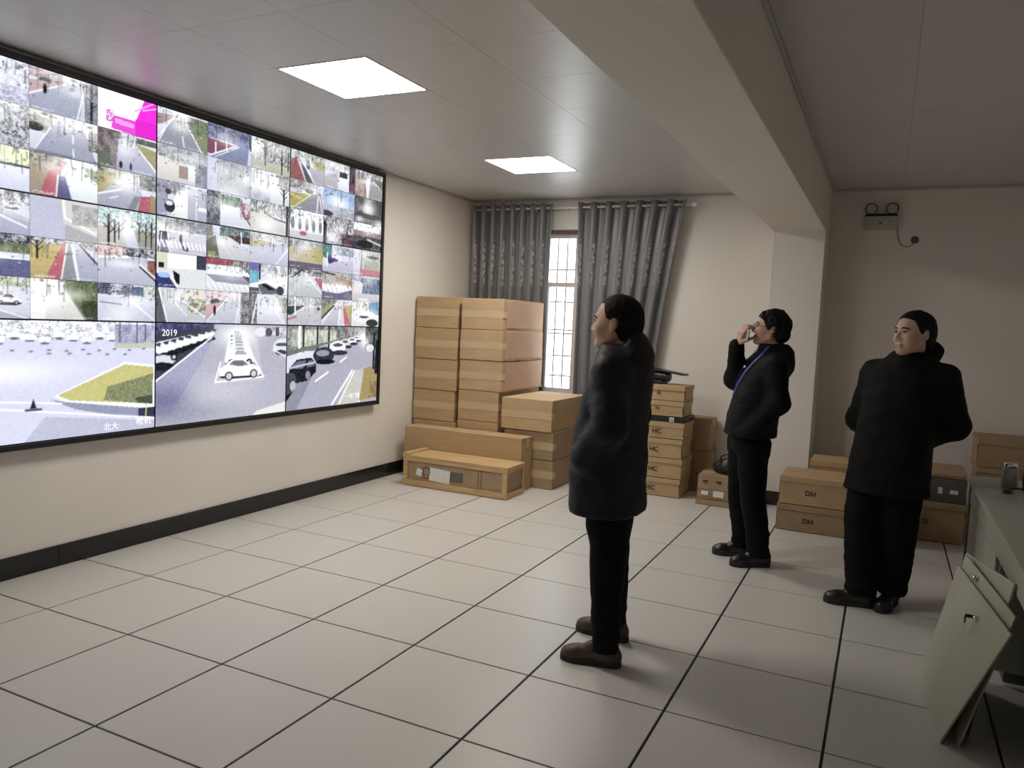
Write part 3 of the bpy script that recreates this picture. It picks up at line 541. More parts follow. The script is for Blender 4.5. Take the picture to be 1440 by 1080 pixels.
m_caption = emat('caption_glow', (0.95, 0.97, 1.0), SCREEN)
ROWN = ['bottom', 'middle', 'top']; COLN = ['left', 'centre', 'right']
DESC = {(0, 0): 'lower left screen showing a car park with a yellow lawn', (0, 1): 'lower middle screen showing a white hatchback in a car park',
        (0, 2): 'lower right screen showing a road with dark parked cars', (2, 0): 'top left screen of nine street views, one tinted magenta',
        (1, 0): 'middle row screen of nine street views above the lawn picture', (1, 1): 'central screen of nine street views, above the white hatchback',
        (1, 2): 'middle row screen of nine street views above the parked-cars road', (2, 1): 'top middle screen of nine street views beside the magenta one',
        (2, 2): 'top right screen of nine street views nearest the curtains'}
for row in range(3):
    for col in range(3):
        y0 = YS0 + col * PW; z0 = ZS0 + row * PH
        t = thing('display_screen', DESC[(row, col)], 'screen', (XW, y0, z0), group='screens of the video wall')
        dx = XS - XW
        bz = 0.0035
        bm = bmesh.new()
        for a in ((0, 0, PW, bz), (0, PH - bz, PW, PH), (0, bz, bz, PH - bz), (PW - bz, bz, PW, PH - bz)):
            add_box(bm, (dx - 0.05, a[0] + 0.0003, a[1] + 0.0003), (dx + 0.003, a[2] - 0.0003, a[3] - 0.0003))
        link('bezel', bm_mesh(bm), m_blackplastic, t)
        link('housing', box_mesh((0.003, 0.03, 0.03), (dx - 0.012, PW - 0.03, PH - 0.03), 0.004), m_darkmetal, t)
        sc = link('screen', box_mesh((dx - 0.011, bz, bz), (dx - 0.001, PW - bz, PH - bz)), m_glass_black, t)
        if row == 0:
            im = Pic(230, 130); (big0, big1, big2)[col](im)
            link('camera_feed', feed_mesh(im.done(), bz + 0.001, PW - bz - 0.001, bz + 0.001, PH - bz - 0.001), m_feed, sc, (dx, 0, 0))
            caps = {0: [('09:22:32', .36, .955, .042), ('北大', .74, .055, .05), ('枪机', .93, .075, .055)],
                    1: [('2019', .09, .90, .06), ('09:22:32', .58, .90, .05)], 2: [('一号门西', .70, .10, .05)]}[col]
            for s, u, v, sz in caps:
                link('caption', text_mesh(s, sz, 0.0003), m_caption, sc, (dx + 0.0015, u * PW, v * PH), (PI / 2, 0, PI / 2))
        else:
            cw, ch = (PW - 2 * bz) / 3, (PH - 2 * bz) / 3
            for r3 in range(3):
                for c3 in range(3):
                    R_, C_ = (2 - row) * 3 + r3, col * 3 + c3
                    W_, H_ = (88, 54) if col < 2 else (64, 40)
                    im = Pic(W_, H_); globals()['p%d%d' % (R_, C_)](im)
                    im.vivid = (R_, C_) == (0, 2)
                    if (R_, C_) not in ((0, 2), (4, 3), (3, 1)): clutter(im)
                    if (R_ + C_) % 2: im.N(.05, .90, .35, .96, tuple(im.a[int(.93 * H_), 5]), (.95, .95, 1), 2, 1, .6)
                    a0 = bz + c3 * cw; b1 = PH - bz - r3 * ch
                    f = link('camera_feed', feed_mesh(im.done(), a0 + 0.0008, a0 + cw - 0.0008, b1 - ch + 0.0011, b1 - 0.0011), m_feed, sc, (dx, 0, 0))
                    if (R_, C_) == (0, 2): f['label'] = 'magenta tinted camera picture'
t = thing('screen_surround', 'black frame around the whole video wall', 'frame', (XW, YS0, ZS0))
W3, H3, fw = 3 * PW, 3 * PH, 0.034
for a in ((-fw, -fw, W3 + fw, -0.001), (-fw, H3 + 0.001, W3 + fw, H3 + fw), (-fw, -0.001, -0.001, H3 + 0.001), (W3 + 0.001, -0.001, W3 + fw, H3 + 0.001)):
    link('frame_bar', box_mesh((0.0, a[0], a[1]), (XS - XW + 0.012, a[2], a[3]), 0.003), m_blackplastic, t)

# ------------------------------------------------------------------ window
win = bpy.data.objects.new('window_1', None); C.objects.link(win); win.location = (0, YB, 0)
tag(win, 'barred metal window showing between the grey curtains', 'window', kind='structure')
bm = bmesh.new()
for a in ((WX0, WZ0, WX1, WZ0 + .05), (WX0, WZ1 - .05, WX1, WZ1), (WX0, WZ0 + .05, WX0 + .05, WZ1 - .05), (WX1 - .05, WZ0 + .05, WX1, WZ1 - .05)):
    add_box(bm, (a[0], .03, a[1]), (a[2], .09, a[3]), .002)
link('window_frame', bm_mesh(bm), m_aluframe, win)
link('transom', box_mesh((WX0 + .05, .03, 1.935), (WX1 - .05, .09, 1.985), .002), m_aluframe, win)
for x in (.93, 1.262, 1.60):
    link('mullion', box_mesh((x, .03, WZ0 + .05), (x + .045, .09, 1.935), .002), m_aluframe, win)
link('mullion', box_mesh((1.262, .03, 1.985), (1.292, .09, WZ1 - .05), .002), m_aluframe, win)
link('window_head', box_mesh((WX0 - .02, -.012, WZ1 - .01), (WX1 + .02, .03, WZ1 + .035), .002), m_brownframe, win)
m_glass = bpy.data.materials.new('window_glass'); m_glass.use_nodes = True
_n = m_glass.node_tree; _n.nodes.remove(_n.nodes['Principled BSDF'])
_t = _n.nodes.new('ShaderNodeBsdfTransparent'); _g = _n.nodes.new('ShaderNodeBsdfGlossy'); _g.inputs['Roughness'].default_value = 0.03
_x = _n.nodes.new('ShaderNodeMixShader'); _x.inputs[0].default_value = 0.08; _t.inputs[0].default_value = (.95, .97, .97, 1)
_n.links.new(_t.outputs[0], _x.inputs[1]); _n.links.new(_g.outputs[0], _x.inputs[2]); _n.links.new(_x.outputs[0], _n.nodes['Material Output'].inputs[0])
for x0, x1, z0, z1 in ((WX0 + .05, .93, WZ0 + .05, 1.935), (.975, 1.262, WZ0 + .05, 1.935), (1.307, 1.60, WZ0 + .05, 1.935), (1.645, WX1 - .05, WZ0 + .05, 1.935), (WX0 + .05, 1.262, 1.985, WZ1 - .05), (1.292, WX1 - .05, 1.985, WZ1 - .05)):
    link('pane', box_mesh((x0, .058, z0), (x1, .062, z1)), m_glass, win)
# half open casement behind the right curtain
sash = link('sash', (lambda b: ([add_box(b, *q) for q in (((0, -.015, .86), (.035, .015, 1.93)), ((.28, -.015, .86), (.315, .015, 1.93)), ((.035, -.015, .86), (.28, .015, .90)), ((.035, -.015, 1.89), (.28, .015, 1.93)))], bm_mesh(b))[1])(bmesh.new()), m_aluframe, win, (1.315, .075, 0), (0, 0, 1.0))
bm = bmesh.new()
for k in range(15): 
    x = WX0 + .06 + k * .108
    add_box(bm, (x, .115, WZ0), (x + .014, .129, WZ1))
for z in (.97, 1.19, 1.43, 1.47, 1.77, 2.12): add_box(bm, (WX0, .131, z), (WX1, .142, z + .015))
link('security_grille', bm_mesh(bm), mat('grille_metal', (.30, .25, .25), .6, .0, var=.1), win)

# ------------------------------------------------------------------ curtains and rod
def curtain_material(name, z1, z2):
    m = bpy.data.materials.new(name); m.use_nodes = True
    nt = m.node_tree; N = nt.nodes; L = nt.links; b = N['Principled BSDF']
    tc = N.new('ShaderNodeTexCoord'); sep = N.new('ShaderNodeSeparateXYZ'); L.new(tc.outputs['Object'], sep.inputs[0])
    def band(a0, a1, b0, b1):
        r = N.new('ShaderNodeMapRange'); r.inputs[1].default_value = a0; r.inputs[2].default_value = a1; L.new(sep.outputs[2], r.inputs[0])
        q = N.new('ShaderNodeMapRange'); q.inputs[1].default_value = b0; q.inputs[2].default_value = b1; q.inputs[3].default_value = 1; q.inputs[4].default_value = 0; L.new(sep.outputs[2], q.inputs[0])
        mu = N.new('ShaderNodeMath'); mu.operation = 'MULTIPLY'; L.new(r.outputs[0], mu.inputs[0]); L.new(q.outputs[0], mu.inputs[1]); return mu
    bd = band(z1 - .02, z1 + .02, z2 - .04, z2 + .04)
    mp = N.new('ShaderNodeMapping'); mp.inputs['Scale'].default_value = (45, 24, 1); L.new(tc.outputs['UV'], mp.inputs[0])
    vo = N.new('ShaderNodeTexNoise'); vo.inputs['Scale'].default_value = 1.0; vo.inputs['Detail'].default_value = 1.0; L.new(mp.outputs[0], vo.inputs[0])
    cr = N.new('ShaderNodeMapRange'); cr.inputs[1].default_value = .46; cr.inputs[2].default_value = .52; L.new(vo.outputs[0], cr.inputs[0])
    at = N.new('ShaderNodeAttribute'); at.attribute_name = 'lurex_glint'
    m0 = N.new('ShaderNodeMath'); m0.operation = 'MULTIPLY'; L.new(cr.outputs[0], m0.inputs[0]); L.new(at.outputs['Fac'], m0.inputs[1])
    mul = N.new('ShaderNodeMath'); mul.operation = 'MULTIPLY'; L.new(bd.outputs[0], mul.inputs[0]); L.new(m0.outputs[0], mul.inputs[1])
    nz = N.new('ShaderNodeTexNoise'); nz.inputs['Scale'].default_value = 2.5; L.new(tc.outputs['Object'], nz.inputs[0])
    rp = N.new('ShaderNodeValToRGB'); rp.color_ramp.elements[0].color = (.185, .20, .205, 1); rp.color_ramp.elements[1].color = (.27, .25, .262, 1); L.new(nz.outputs[0], rp.inputs[0])
    mx = N.new('ShaderNodeMix'); mx.data_type = 'RGBA'; L.new(mul.outputs[0], mx.inputs[0]); L.new(rp.outputs[0], mx.inputs[6]); mx.inputs[7].default_value = (.95, .95, .95, 1)
    L.new(mx.outputs[2], b.inputs['Base Color'])
    b.inputs['Roughness'].default_value = .33
    b.inputs['Sheen Weight'].default_value = .3
    me_ = N.new('ShaderNodeMath'); me_.operation = 'MULTIPLY'; me_.inputs[1].default_value = .35; L.new(mul.outputs[0], me_.inputs[0]); L.new(me_.outputs[0], b.inputs['Metallic'])
    t = N.new('ShaderNodeBsdfTranslucent'); t.inputs[0].default_value = (.30, .24, .27, 1)
    ms = N.new('ShaderNodeMixShader'); ms.inputs[0].default_value = .12
    L.new(b.outputs[0], ms.inputs[1]); L.new(t.outputs[0], ms.inputs[2]); L.new(ms.outputs[0], N['Material Output'].inputs[0])
    return m
m_curt = curtain_material('silver_grey_curtain', 1.93, 2.40)

def curtain(label, xt0, xt1, xb0, xb1, zt, zb, n, y, seed):
    r = np.random.default_rng(seed)
    t = thing('curtain', label, 'curtain', ((xt0 + xt1) / 2, y, 0))
    nu, nz = n * 26 + 1, 46
    u = np.linspace(0, 1, nu); zz = np.linspace(zt, zb, nz)
    ph = r.uniform(-.5, .5, n + 2); V = []; RG = []
    for k, z in enumerate(zz):
        s = (zt - z) / (zt - zb)
        x0 = xt0 + (xb0 - xt0) * s ** .8; x1 = xt1 + (xb1 - xt1) * s ** .8
        wob = np.interp(u * n, np.arange(n + 2), ph) * min(1, s * 3)
        amp = .047 * (1 - .15 * s)
        a = 2 * PI * n * u + wob * 1.2
        rdg = (.5 + .5 * np.cos(a)) ** 1.7
        dy = amp * (1 - 2 * rdg) + .004 * np.sin(3.1 * PI * n * u + 4 * s + wob * 3) * min(1, s * 3)
        RG.append(rdg)
        dx = .012 * np.sin(2 * a) * (1 - .3 * s)
        x = x0 + (x1 - x0) * u + dx + .008 * np.sin(7 * s + u * 9) * s
        V.append(np.c_[x - (xt0 + xt1) / 2, dy, np.full(nu, z)])
    V = np.concatenate(V); idx = np.arange(nu * nz).reshape(nz, nu)
    Q = np.stack([idx[1:, :-1], idx[1:, 1:], idx[:-1, 1:], idx[:-1, :-1]], -1).reshape(-1, 4)
    me = np_mesh(V, Q)
    uv = me.uv_layers.new(name='UVMap'); U = np.tile(u * (xt1 - xt0) * 1.8, nz); W = np.repeat(zz, nu)
    vi = np.empty(len(me.loops), np.int32); me.loops.foreach_get('vertex_index', vi)
    uv.data.foreach_set('uv', np.c_[U[vi], W[vi]].astype(np.float32).ravel())
    rg = np.concatenate(RG); lx = np.clip(np.exp(-((rg - .66) / .22) ** 2) * 1.8 - .3, 0, 1)  # silver threads whitened on fold flanks only: their glitter is painted into the colour
    at = me.color_attributes.new('lurex_glint', 'FLOAT_COLOR', 'POINT')
    at.data.foreach_set('color', np.c_[lx, lx, lx, np.ones_like(lx)].astype(np.float32).ravel())
    o = link('curtain_fabric', me, m_curt, t)
    so = o.modifiers.new('thick', 'SOLIDIFY'); so.thickness = .002
    # steel eyelets round the rod
    bm0 = bmesh.new(); add_tube(bm0, [(.026 * math.cos(a), 0, .026 * math.sin(a)) for a in np.linspace(0, 2 * PI, 17)], .0035, 6, False)
    ey = bm_mesh(bm0, True)
    for k in range(2 * n):
        x = xt0 + (xt1 - xt0) * (k + .5) / (2 * n) if False else xt0 + (xt1 - xt0) * k / (2 * n) + .0
        if k == 0: continue
        link('eyelet', ey, m_chrome, t, (x - (xt0 + xt1) / 2, 0, 2.752), (0, 0, PI / 2 * .55 * (1 if k % 2 else -1)))
    return t
YC = 5.775
curtain('silver grey pleated curtain left of the window gap, behind the cartons', .10, 1.045, .12, 1.03, 2.80, .25, 8, YC, 3)
curtain('silver grey pleated curtain right of the window gap, behind the standing man', 1.335, 2.46, 1.385, 2.12, 2.80, .25, 7, YC, 5)
t = thing('curtain_rod', 'white curtain rod above the window with a ball end', 'curtain rod', (0, YC, 2.752))
link('pole', tube_mesh([(.07, 0, 0), (2.50, 0, 0)], .011, 12), m_white, t)
link('finial', (lambda: lathe_mesh([(0, -.035), (.018, -.03), (.026, -.012), (.022, .012), (.012, .022), (.014, .03)], 16))(), m_white, t, (2.525, 0, 0), (0, -PI / 2, 0))
for x in (.085, 1.19, 2.49):
    bm = bmesh.new(); add_tube(bm, [(x, 0, -.012), (x, .05, -.014), (x, YB - YC, -.005)], .006, 8); add_box(bm, (x - .015, YB - YC - .006, -.03), (x + .015, YB - YC, .03), .002)
    link('bracket', bm_mesh(bm), m_white, t)

# ------------------------------------------------------------------ cartons
m_card = mat('brown_cardboard', (.47, .325, .175), .8, var=.07, scale=5, bump=.12, bscale=40, stretch=(1, 1, 5))
m_card2 = mat('tan_cardboard', (.50, .35, .20), .8, var=.06, scale=7, bump=.1, bscale=50)
m_card3 = mat('yellow_cardboard', (.46, .335, .185), .75, var=.06, scale=9, bump=.08, bscale=50)
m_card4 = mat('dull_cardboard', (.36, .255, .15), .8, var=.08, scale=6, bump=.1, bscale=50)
m_card5 = mat('grey_carton', (.10, .095, .09), .7, var=.1, scale=6)
m_cardred = mat('reddish_cardboard', (.52, .325, .215), .8, var=.06, scale=6, bump=.1, bscale=50)
m_tape = mat('packing_tape', (.56, .42, .25), .30, var=.05, scale=10, stretch=(1, 1, 6))
m_edge = mat('corrugated_edge', (.42, .28, .16), .9, var=.25, scale=60)
m_ink = mat('black_ink', (.05, .035, .02), .8, var=.1)
m_ink2 = mat('brown_ink', (.20, .12, .06), .8, var=.1)

def soft_box(hx, hy, z0, z1, r, bulge=.006, cuts=5):
    bm = bmesh.new()
    add_box(bm, (-hx, -hy, z0), (hx, hy, z1))
    bmesh.ops.subdivide_edges(bm, edges=bm.edges[:], cuts=cuts, use_grid_fill=True)
    zc, hz = (z0 + z1) / 2, (z1 - z0) / 2
    ph = r.uniform(0, 6, 6)
    for v in bm.verts:
        x, y, z = v.co.x / hx, v.co.y / hy, (v.co.z - zc) / hz
        e = .0015
        if abs(x) > .999: v.co.x += math.copysign(1, x) * (bulge * (1 - y * y) * (1 - z * z) + e * math.sin(5 * y + ph[0]))
        if abs(y) > .999: v.co.y += math.copysign(1, y) * (bulge * (1 - x * x) * (1 - z * z) + e * math.sin(6 * x + ph[1]))
        if z > .999: v.co.z += -bulge * .5 * (1 - x * x) * (1 - y * y)
        v.co.x += e * math.sin(3 * z + ph[2]); v.co.y += e * math.sin(3 * z + ph[3])
    es = [ed for ed in bm.edges if len(ed.link_faces) == 2 and ed.calc_face_angle(0) > 1.0]
    bmesh.ops.bevel(bm, geom=es, offset=.004, segments=2, affect='EDGES', profile=.5)
    return bm_mesh(bm)

_cs = [0]
def carton(label, x0, x1, y0, y1, z0, z1, style='flaps', m=None, rz=0.0, group=None, text=None, tsz=.035, tu=.22, tz=.5, name='carton', torn=False):
    _cs[0] += 1
    r = np.random.default_rng(100 + _cs[0])
    m = m or m_card
    hx, hy, h = (x1 - x0) / 2, (y1 - y0) / 2, z1 - z0
    t = thing(name, label, 'box', ((x0 + x1) / 2, (y0 + y1) / 2, z0), rz, group)
    link('box_body', soft_box(hx - .003, hy - .003, .0005, h - .0005, r, .004), m, t)
    if style == 'flaps':                      # flaps of the end facing the room meet at mid height under a tape
        for a, b in ((.004, h / 2 - .0015), (h / 2 + .0015, h - .004)):
            link('end_flap', box_mesh((-hx + .002, -hy - .0045, a), (hx - .002, -hy - .0005, b), .0014, rot=Matrix.Rotation(r.uniform(-.012, .012), 3, 'X')), m, t)
        link('tape', box_mesh((-hx + .001, -hy - .0062, h / 2 - .036), (hx - .001, -hy - .0048, h / 2 + .036), .0004), m_tape, t)
        link('tape', box_mesh((hx - .0025, -hy - .005, h / 2 - .032), (hx + .0015, -hy + .07, h / 2 + .028), .0004), m_tape, t)
        if torn:
            bm = bmesh.new(); k = 14
            for q in range(k):
                ya = -hy + 2 * hy * q / k
                add_box(bm, (hx + .001, ya, .005 + r.uniform(0, .003)), (hx + .005 + r.uniform(0, .008), ya + 2 * hy / k * .96, .014 + r.uniform(0, .010)), 0, rot=Matrix.Rotation(r.uniform(-.08, .08), 3, 'X'))
            link('torn_edge', bm_mesh(bm), m_edge, t)
    elif style == 'top':
        for s in (-1, 1):
            link('top_flap', box_mesh((-hx + .003, .001 if s > 0 else -hy + .003, h - .0005), (hx - .003, hy - .003 if s > 0 else -.001, h + .003), .0012), m, t)
        link('tape', box_mesh((-hx, -.028, h + .0032), (hx, .028, h + .0042), .0004), m_tape, t)
        link('tape', box_mesh((hx - .001, -.028, h - .08), (hx + .003, .028, h + .003), .0004), m_tape, t)
        link('tape', box_mesh((-hx + .001, -hy - .003, h * .42), (hx - .001, -hy - .0005, h * .42 + .004), .0004), m_ink2, t)
    elif style == 'lid':
        lh = min(.045, h * .3)
        bm = bmesh.new()
        add_box(bm, (-hx - .004, -hy - .008, h - lh), (hx + .004, hy + .003, h + .001), .002)
        link('lid', bm_mesh(bm), m, t)
        link('base_lip', box_mesh((-hx - .003, -hy - .007, .006), (hx + .003, hy + .002, .018), .001), m, t)
        for s in (-1, 1):
            link('side_flap', box_mesh((s * (hx + .004) - .002, -hy + .015, .02), (s * (hx + .004) + .002, -hy + .06, h - lh - .004), .001), m, t)
    if text:
        zt = h * tz
        link('printed_mark', text_mesh(text, tsz, .0004, .001), m_ink, t, (-hx + 2 * hx * tu, -hy - .0058, zt), (PI / 2, 0, 0))
    return t

# the tall stack by the left wall: two columns
za = [0, .225, .53, .836, 1.142, 1.448, 1.755]
na = ['bottom', 'second from bottom', 'third from bottom', 'fourth from bottom', 'fifth from bottom', 'topmost']
for k in range(6):
    j = .011 * math.sin(k * 2.3)
    carton('brown carton, %s of the stack column against the left wall' % na[k], .048 + .006 + max(j, 0), .538 + j, 4.735 + abs(j), 5.68, za[k] + .001, za[k + 1], m=m_card, rz=.007 * math.sin(k * 1.7), group='tall carton stack')
zb = [0, .27, .568, .864, 1.158, 1.452, 1.752]
for k in range(6):
    j = .011 * math.cos(k * 1.9)
    cb = carton('brown carton, %s of the stack column beside the window' % na[k], .572, 1.03 + j * .6 - (.012 if k < 3 else 0), 4.735 + abs(j), 5.69, zb[k] + .001, zb[k + 1], m=m_card2 if k > 2 else m_card, group='tall carton stack', torn=k in (3, 4))
    hb = (1.03 + j * .6 - (.012 if k < 3 else 0) - .572) / 2
    if k > 2: link('side_panel', box_mesh((hb - .001, -.40, .022), (hb + .004, .455, zb[k + 1] - zb[k] - .012), .0015), m_cardred, cb)
# long carton on edge and the wooden crate in front of it
carton('long brown carton lying behind the wooden crate', .135, 1.40, 4.475, 4.715, 0.001, .485, style='top', m=m_card)
carton('tan carton lowest of the three right of the long carton', 1.10, 1.605, 4.74, 5.45, .001, .268, m=m_card4, rz=.0)
carton('tan carton in the middle of the three right of the long carton', 1.09, 1.60, 4.745, 5.46, .270, .532, m=m_card4, rz=-.01)
carton('large tan carton with a sunlit top below the window', 1.062, 1.585, 4.725, 5.60, .534, .832, style='flaps', m=m_card2, rz=-.012)

m_wood = mat('pine_wood', (.56, .38, .19), .6, var=.16, scale=6, stretch=(1, 9, 9), bump=.08, bscale=30)
m_inner = mat('crate_inner_card', (.38, .265, .16), .8, var=.07, scale=8)
t = thing('wooden_crate', 'slatted pine crate with a pasted white label, on the floor', 'crate', (.905, 4.29, 0))
hx, hy, H = .535, .175, .285
link('inner_panel', box_mesh((-hx + .02, -hy + .02, .03), (hx - .02, hy - .02, H - .03), .003), m_inner, t)
for y in (-hy, hy - .022):
    link('bottom_rail', box_mesh((-hx, y, .004), (hx, y + .022, .058), .002), m_wood, t)
    link('top_rail', box_mesh((-hx, y, H - .055), (hx, y + .022, H - .018), .002), m_wood, t)
    for x in (-hx + .001, hx - .046):
        link('corner_post', box_mesh((x, y + .001, .058), (x + .045, y + .021, H - .055), .002), m_wood, t)
for x in (-hx - .001, hx - .021):
    link('end_rail', box_mesh((x, -hy + .022, .004), (x + .022, hy - .022, .05), .002), m_wood, t)
    link('end_rail', box_mesh((x, -hy + .022, H - .055), (x + .022, hy - .022, H - .018), .002), m_wood, t)
for k in range(2):
    y = -hy - .006 + k * .182
    link('top_plank', box_mesh((-hx - .008, y, H - .018), (hx + .008, y + .176, H), .002), m_wood, t)
link('end_batten', box_mesh((-hx - .004, -hy - .006, H + .0005), (-hx + .055, hy + .006, H + .016), .002), m_wood, t)
for x in (.24, .27): link('strap', box_mesh((x, -hy + .0185, .058), (x + .008, -hy + .0205, H - .055), .0004), m_ink2, t)
link('printed_block', box_mesh((-.16, -hy + .0186, .085), (.09, -hy + .0198, .175), .0002), mat('grey_print', (.13, .12, .105), .8, var=.1), t)
link('paper_label', box_mesh((-.26, -hy + .017, .065), (-.045, -hy + .0184, .185), .0002, rot=Matrix.Rotation(.06, 3, 'Y')), m_paper, t)
link('paper_label', box_mesh((-.40, -hy + .017, .10), (-.34, -hy + .0184, .165), .0002, rot=Matrix.Rotation(.3, 3, 'Y')), m_paper, t)
bm = bmesh.new()
add_tube(bm, [(-.295 + .036 * math.cos(a), -hy + .0188, .145 + .040 * math.sin(a)) for a in np.linspace(-1.2, PI + 1.2, 20)], .006, 6)
for k in range(9):
    a = -1.0 + (PI + 2.0) * k / 8
    add_box(bm, (-.295 + .044 * math.cos(a) - .007, -hy + .0182, .145 + .046 * math.sin(a) - .004), (-.295 + .044 * math.cos(a) + .007, -hy + .0196, .145 + .046 * math.sin(a) + .004))
add_box(bm, (-.335, -hy + .0182, .078), (-.262, -hy + .0196, .096))
link('printed_emblem', bm_mesh(bm), m_ink2, t)

# tower of small equipment cartons right of the curtain
tz = [0, .172, .357, .537, .690]
tn = ['lowest', 'second', 'third', 'fourth']
for k in range(4):
    j = .006 * math.sin(k * 2.1)
    carton('shallow tan equipment carton, %s from the floor in the tower by the curtain' % tn[k], 2.365 + j + .004 * k, 2.695 + j + .003 * k, 5.13, 5.53, tz[k] + .001, tz[k + 1] - .002, 'lid', m_card3, group='equipment carton tower', text='HC', tsz=.062, tu=.18 + .02 * k, tz=.42)
t = thing('recorder_unit', 'flat black recorder with a white tag, inside the carton tower', 'recorder', (2.545, 5.33, .691))
link('case', box_mesh((-.168, -.195, 0), (.162, .195, .048), .003), m_blackplastic, t)
link('front_tag', box_mesh((.02, -.1965, .004), (.062, -.195, .044), .0003), m_paper, t)
link('tag_mark', (lambda b: ([add_tube(b, [(.032, -.197, .006), (.032, -.197, .022), (.036, -.197, .03), (.046, -.197, .03), (.050, -.197, .022), (.050, -.197, .006)], .003, 6)], bm_mesh(b))[1])(bmesh.new()), m_ink, t)
carton('shallow tan carton resting on the black recorder in the tower', 2.385, 2.685, 5.14, 5.50, .741, .882, 'lid', m_card3, group='equipment carton tower', text='H', tsz=.045, tu=.2, tz=.5)
carton('shallow tan carton on the very top of the tower by the curtain', 2.390, 2.690, 5.14, 5.50, .884, 1.022, 'lid', m_card3, group='equipment carton tower', text='H', tsz=.045, tu=.2, tz=.5)
t = thing('bullet_camera', 'black device with an overhanging shade and loose cables, atop the carton tower', 'camera', (2.46, 5.30, 1.0235), -.2)
link('camera_body', tube_mesh([(-.17, 0, .075), (-.15, 0, .075), (.04, 0, .07), (.05, 0, .07)], [.035, .045, .045, .04], 20), m_blackplastic, t)
link('sun_shade', (lambda b: ([add_box(b, (-.18, -.06, .115), (.21, .06, .130), .004, rot=Matrix.Rotation(.11, 3, 'Y'))], bm_mesh(b))[1])(bmesh.new()), m_blackplastic, t)
link('mount_foot', box_mesh((-.13, -.05, 0), (.0, .05, .035), .006), m_blackplastic, t)
for k in range(2):
    link('cable', tube_mesh([(.03 + .02 * k, -.04, .09), (.055 + .02 * k, -.055, .06), (.045 + .02 * k, -.06, .03), (.02 + .02 * k, -.055, .008)], .005, 8), m_blackplastic, t)
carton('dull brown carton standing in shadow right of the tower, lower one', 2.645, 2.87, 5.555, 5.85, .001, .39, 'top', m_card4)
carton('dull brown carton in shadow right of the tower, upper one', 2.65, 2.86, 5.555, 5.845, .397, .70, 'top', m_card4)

# small carton with two white labels and a black bag on it
carton('flat dark carton under the two-label carton', 2.865, 3.245, 5.02, 5.44, .001, .048, 'plain', m_card4)
t = carton('brown carton with two white labels on its front', 2.875, 3.235, 5.035, 5.43, .05, .262, 'top', m_card4)
for x0, x1, z0, z1 in ((-.14, -.08, .04, .075), (-.035, .055, .03, .085)):
    link('white_label', box_mesh((x0, -.2045, z0), (x1, -.2015, z1), .0002), m_paper, t)
for x in (-.11, .01): link('hand_hole', box_mesh((x - .022, -.2038, .155), (x + .022, -.2010, .172), .0006), m_ink, t)

# two long cartons by the column
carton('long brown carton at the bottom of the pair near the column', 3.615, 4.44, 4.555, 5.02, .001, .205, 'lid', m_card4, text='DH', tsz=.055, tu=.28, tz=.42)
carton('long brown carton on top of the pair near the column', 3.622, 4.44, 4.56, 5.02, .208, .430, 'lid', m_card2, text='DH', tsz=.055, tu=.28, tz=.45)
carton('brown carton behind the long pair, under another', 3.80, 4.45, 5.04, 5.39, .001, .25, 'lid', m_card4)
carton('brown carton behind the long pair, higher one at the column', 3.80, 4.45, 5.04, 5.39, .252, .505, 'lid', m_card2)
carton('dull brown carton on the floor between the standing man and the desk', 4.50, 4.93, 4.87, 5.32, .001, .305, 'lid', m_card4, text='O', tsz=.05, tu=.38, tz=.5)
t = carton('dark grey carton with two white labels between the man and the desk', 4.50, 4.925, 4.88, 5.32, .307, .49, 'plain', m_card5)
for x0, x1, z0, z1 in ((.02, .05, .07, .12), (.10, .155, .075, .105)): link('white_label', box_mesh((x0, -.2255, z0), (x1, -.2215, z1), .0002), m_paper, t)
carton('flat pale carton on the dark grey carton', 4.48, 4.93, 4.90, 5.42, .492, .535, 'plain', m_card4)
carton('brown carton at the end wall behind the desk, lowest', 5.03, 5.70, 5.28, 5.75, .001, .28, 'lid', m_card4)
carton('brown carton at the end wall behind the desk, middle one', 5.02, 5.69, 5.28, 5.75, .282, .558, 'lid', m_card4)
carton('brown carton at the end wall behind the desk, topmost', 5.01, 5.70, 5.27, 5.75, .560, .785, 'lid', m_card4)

# ------------------------------------------------------------------ desk, jar, leaning doors
m_desk = mat('grey_green_desk', (.36, .36, .31), .42, var=.1, scale=60, detail=5)
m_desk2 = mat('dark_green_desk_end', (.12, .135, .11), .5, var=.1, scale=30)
m_door = mat('pale_green_sheet', (.40, .41, .33), .55, var=.06, scale=90, detail=5)
t = thing('desk', 'grey-green desk with pedestals at the right edge', 'desk', (4.80, 3.49, 0))
link('desk_top', box_mesh((-.012, -3.0, .722), (.78, .0, .75), .004, 2), m_desk, t)
link('apron', box_mesh((.014, -2.96, .588), (.034, -.03, .721), .002), m_desk, t)
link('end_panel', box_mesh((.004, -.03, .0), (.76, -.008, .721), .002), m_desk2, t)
for y0, y1 in ((-1.23, -.035), (-2.96, -2.29)):
    ped = link('pedestal', box_mesh((.035, y0, .05), (.74, y1, .587), .003), m_desk, t)
    n = 2 if y1 > -.1 else 1
    for k in range(n):
        a, b = y0 + (y1 - y0) * k / n, y0 + (y1 - y0) * (k + 1) / n
        d = link('pedestal_door', box_mesh((.017, a + .006, .06), (.034, b - .006, .578), .002), m_desk, ped)
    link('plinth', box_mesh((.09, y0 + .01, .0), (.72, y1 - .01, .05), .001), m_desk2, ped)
link('rear_panel', box_mesh((.735, -2.96, .05), (.755, -.035, .72), .002), m_desk2, t)

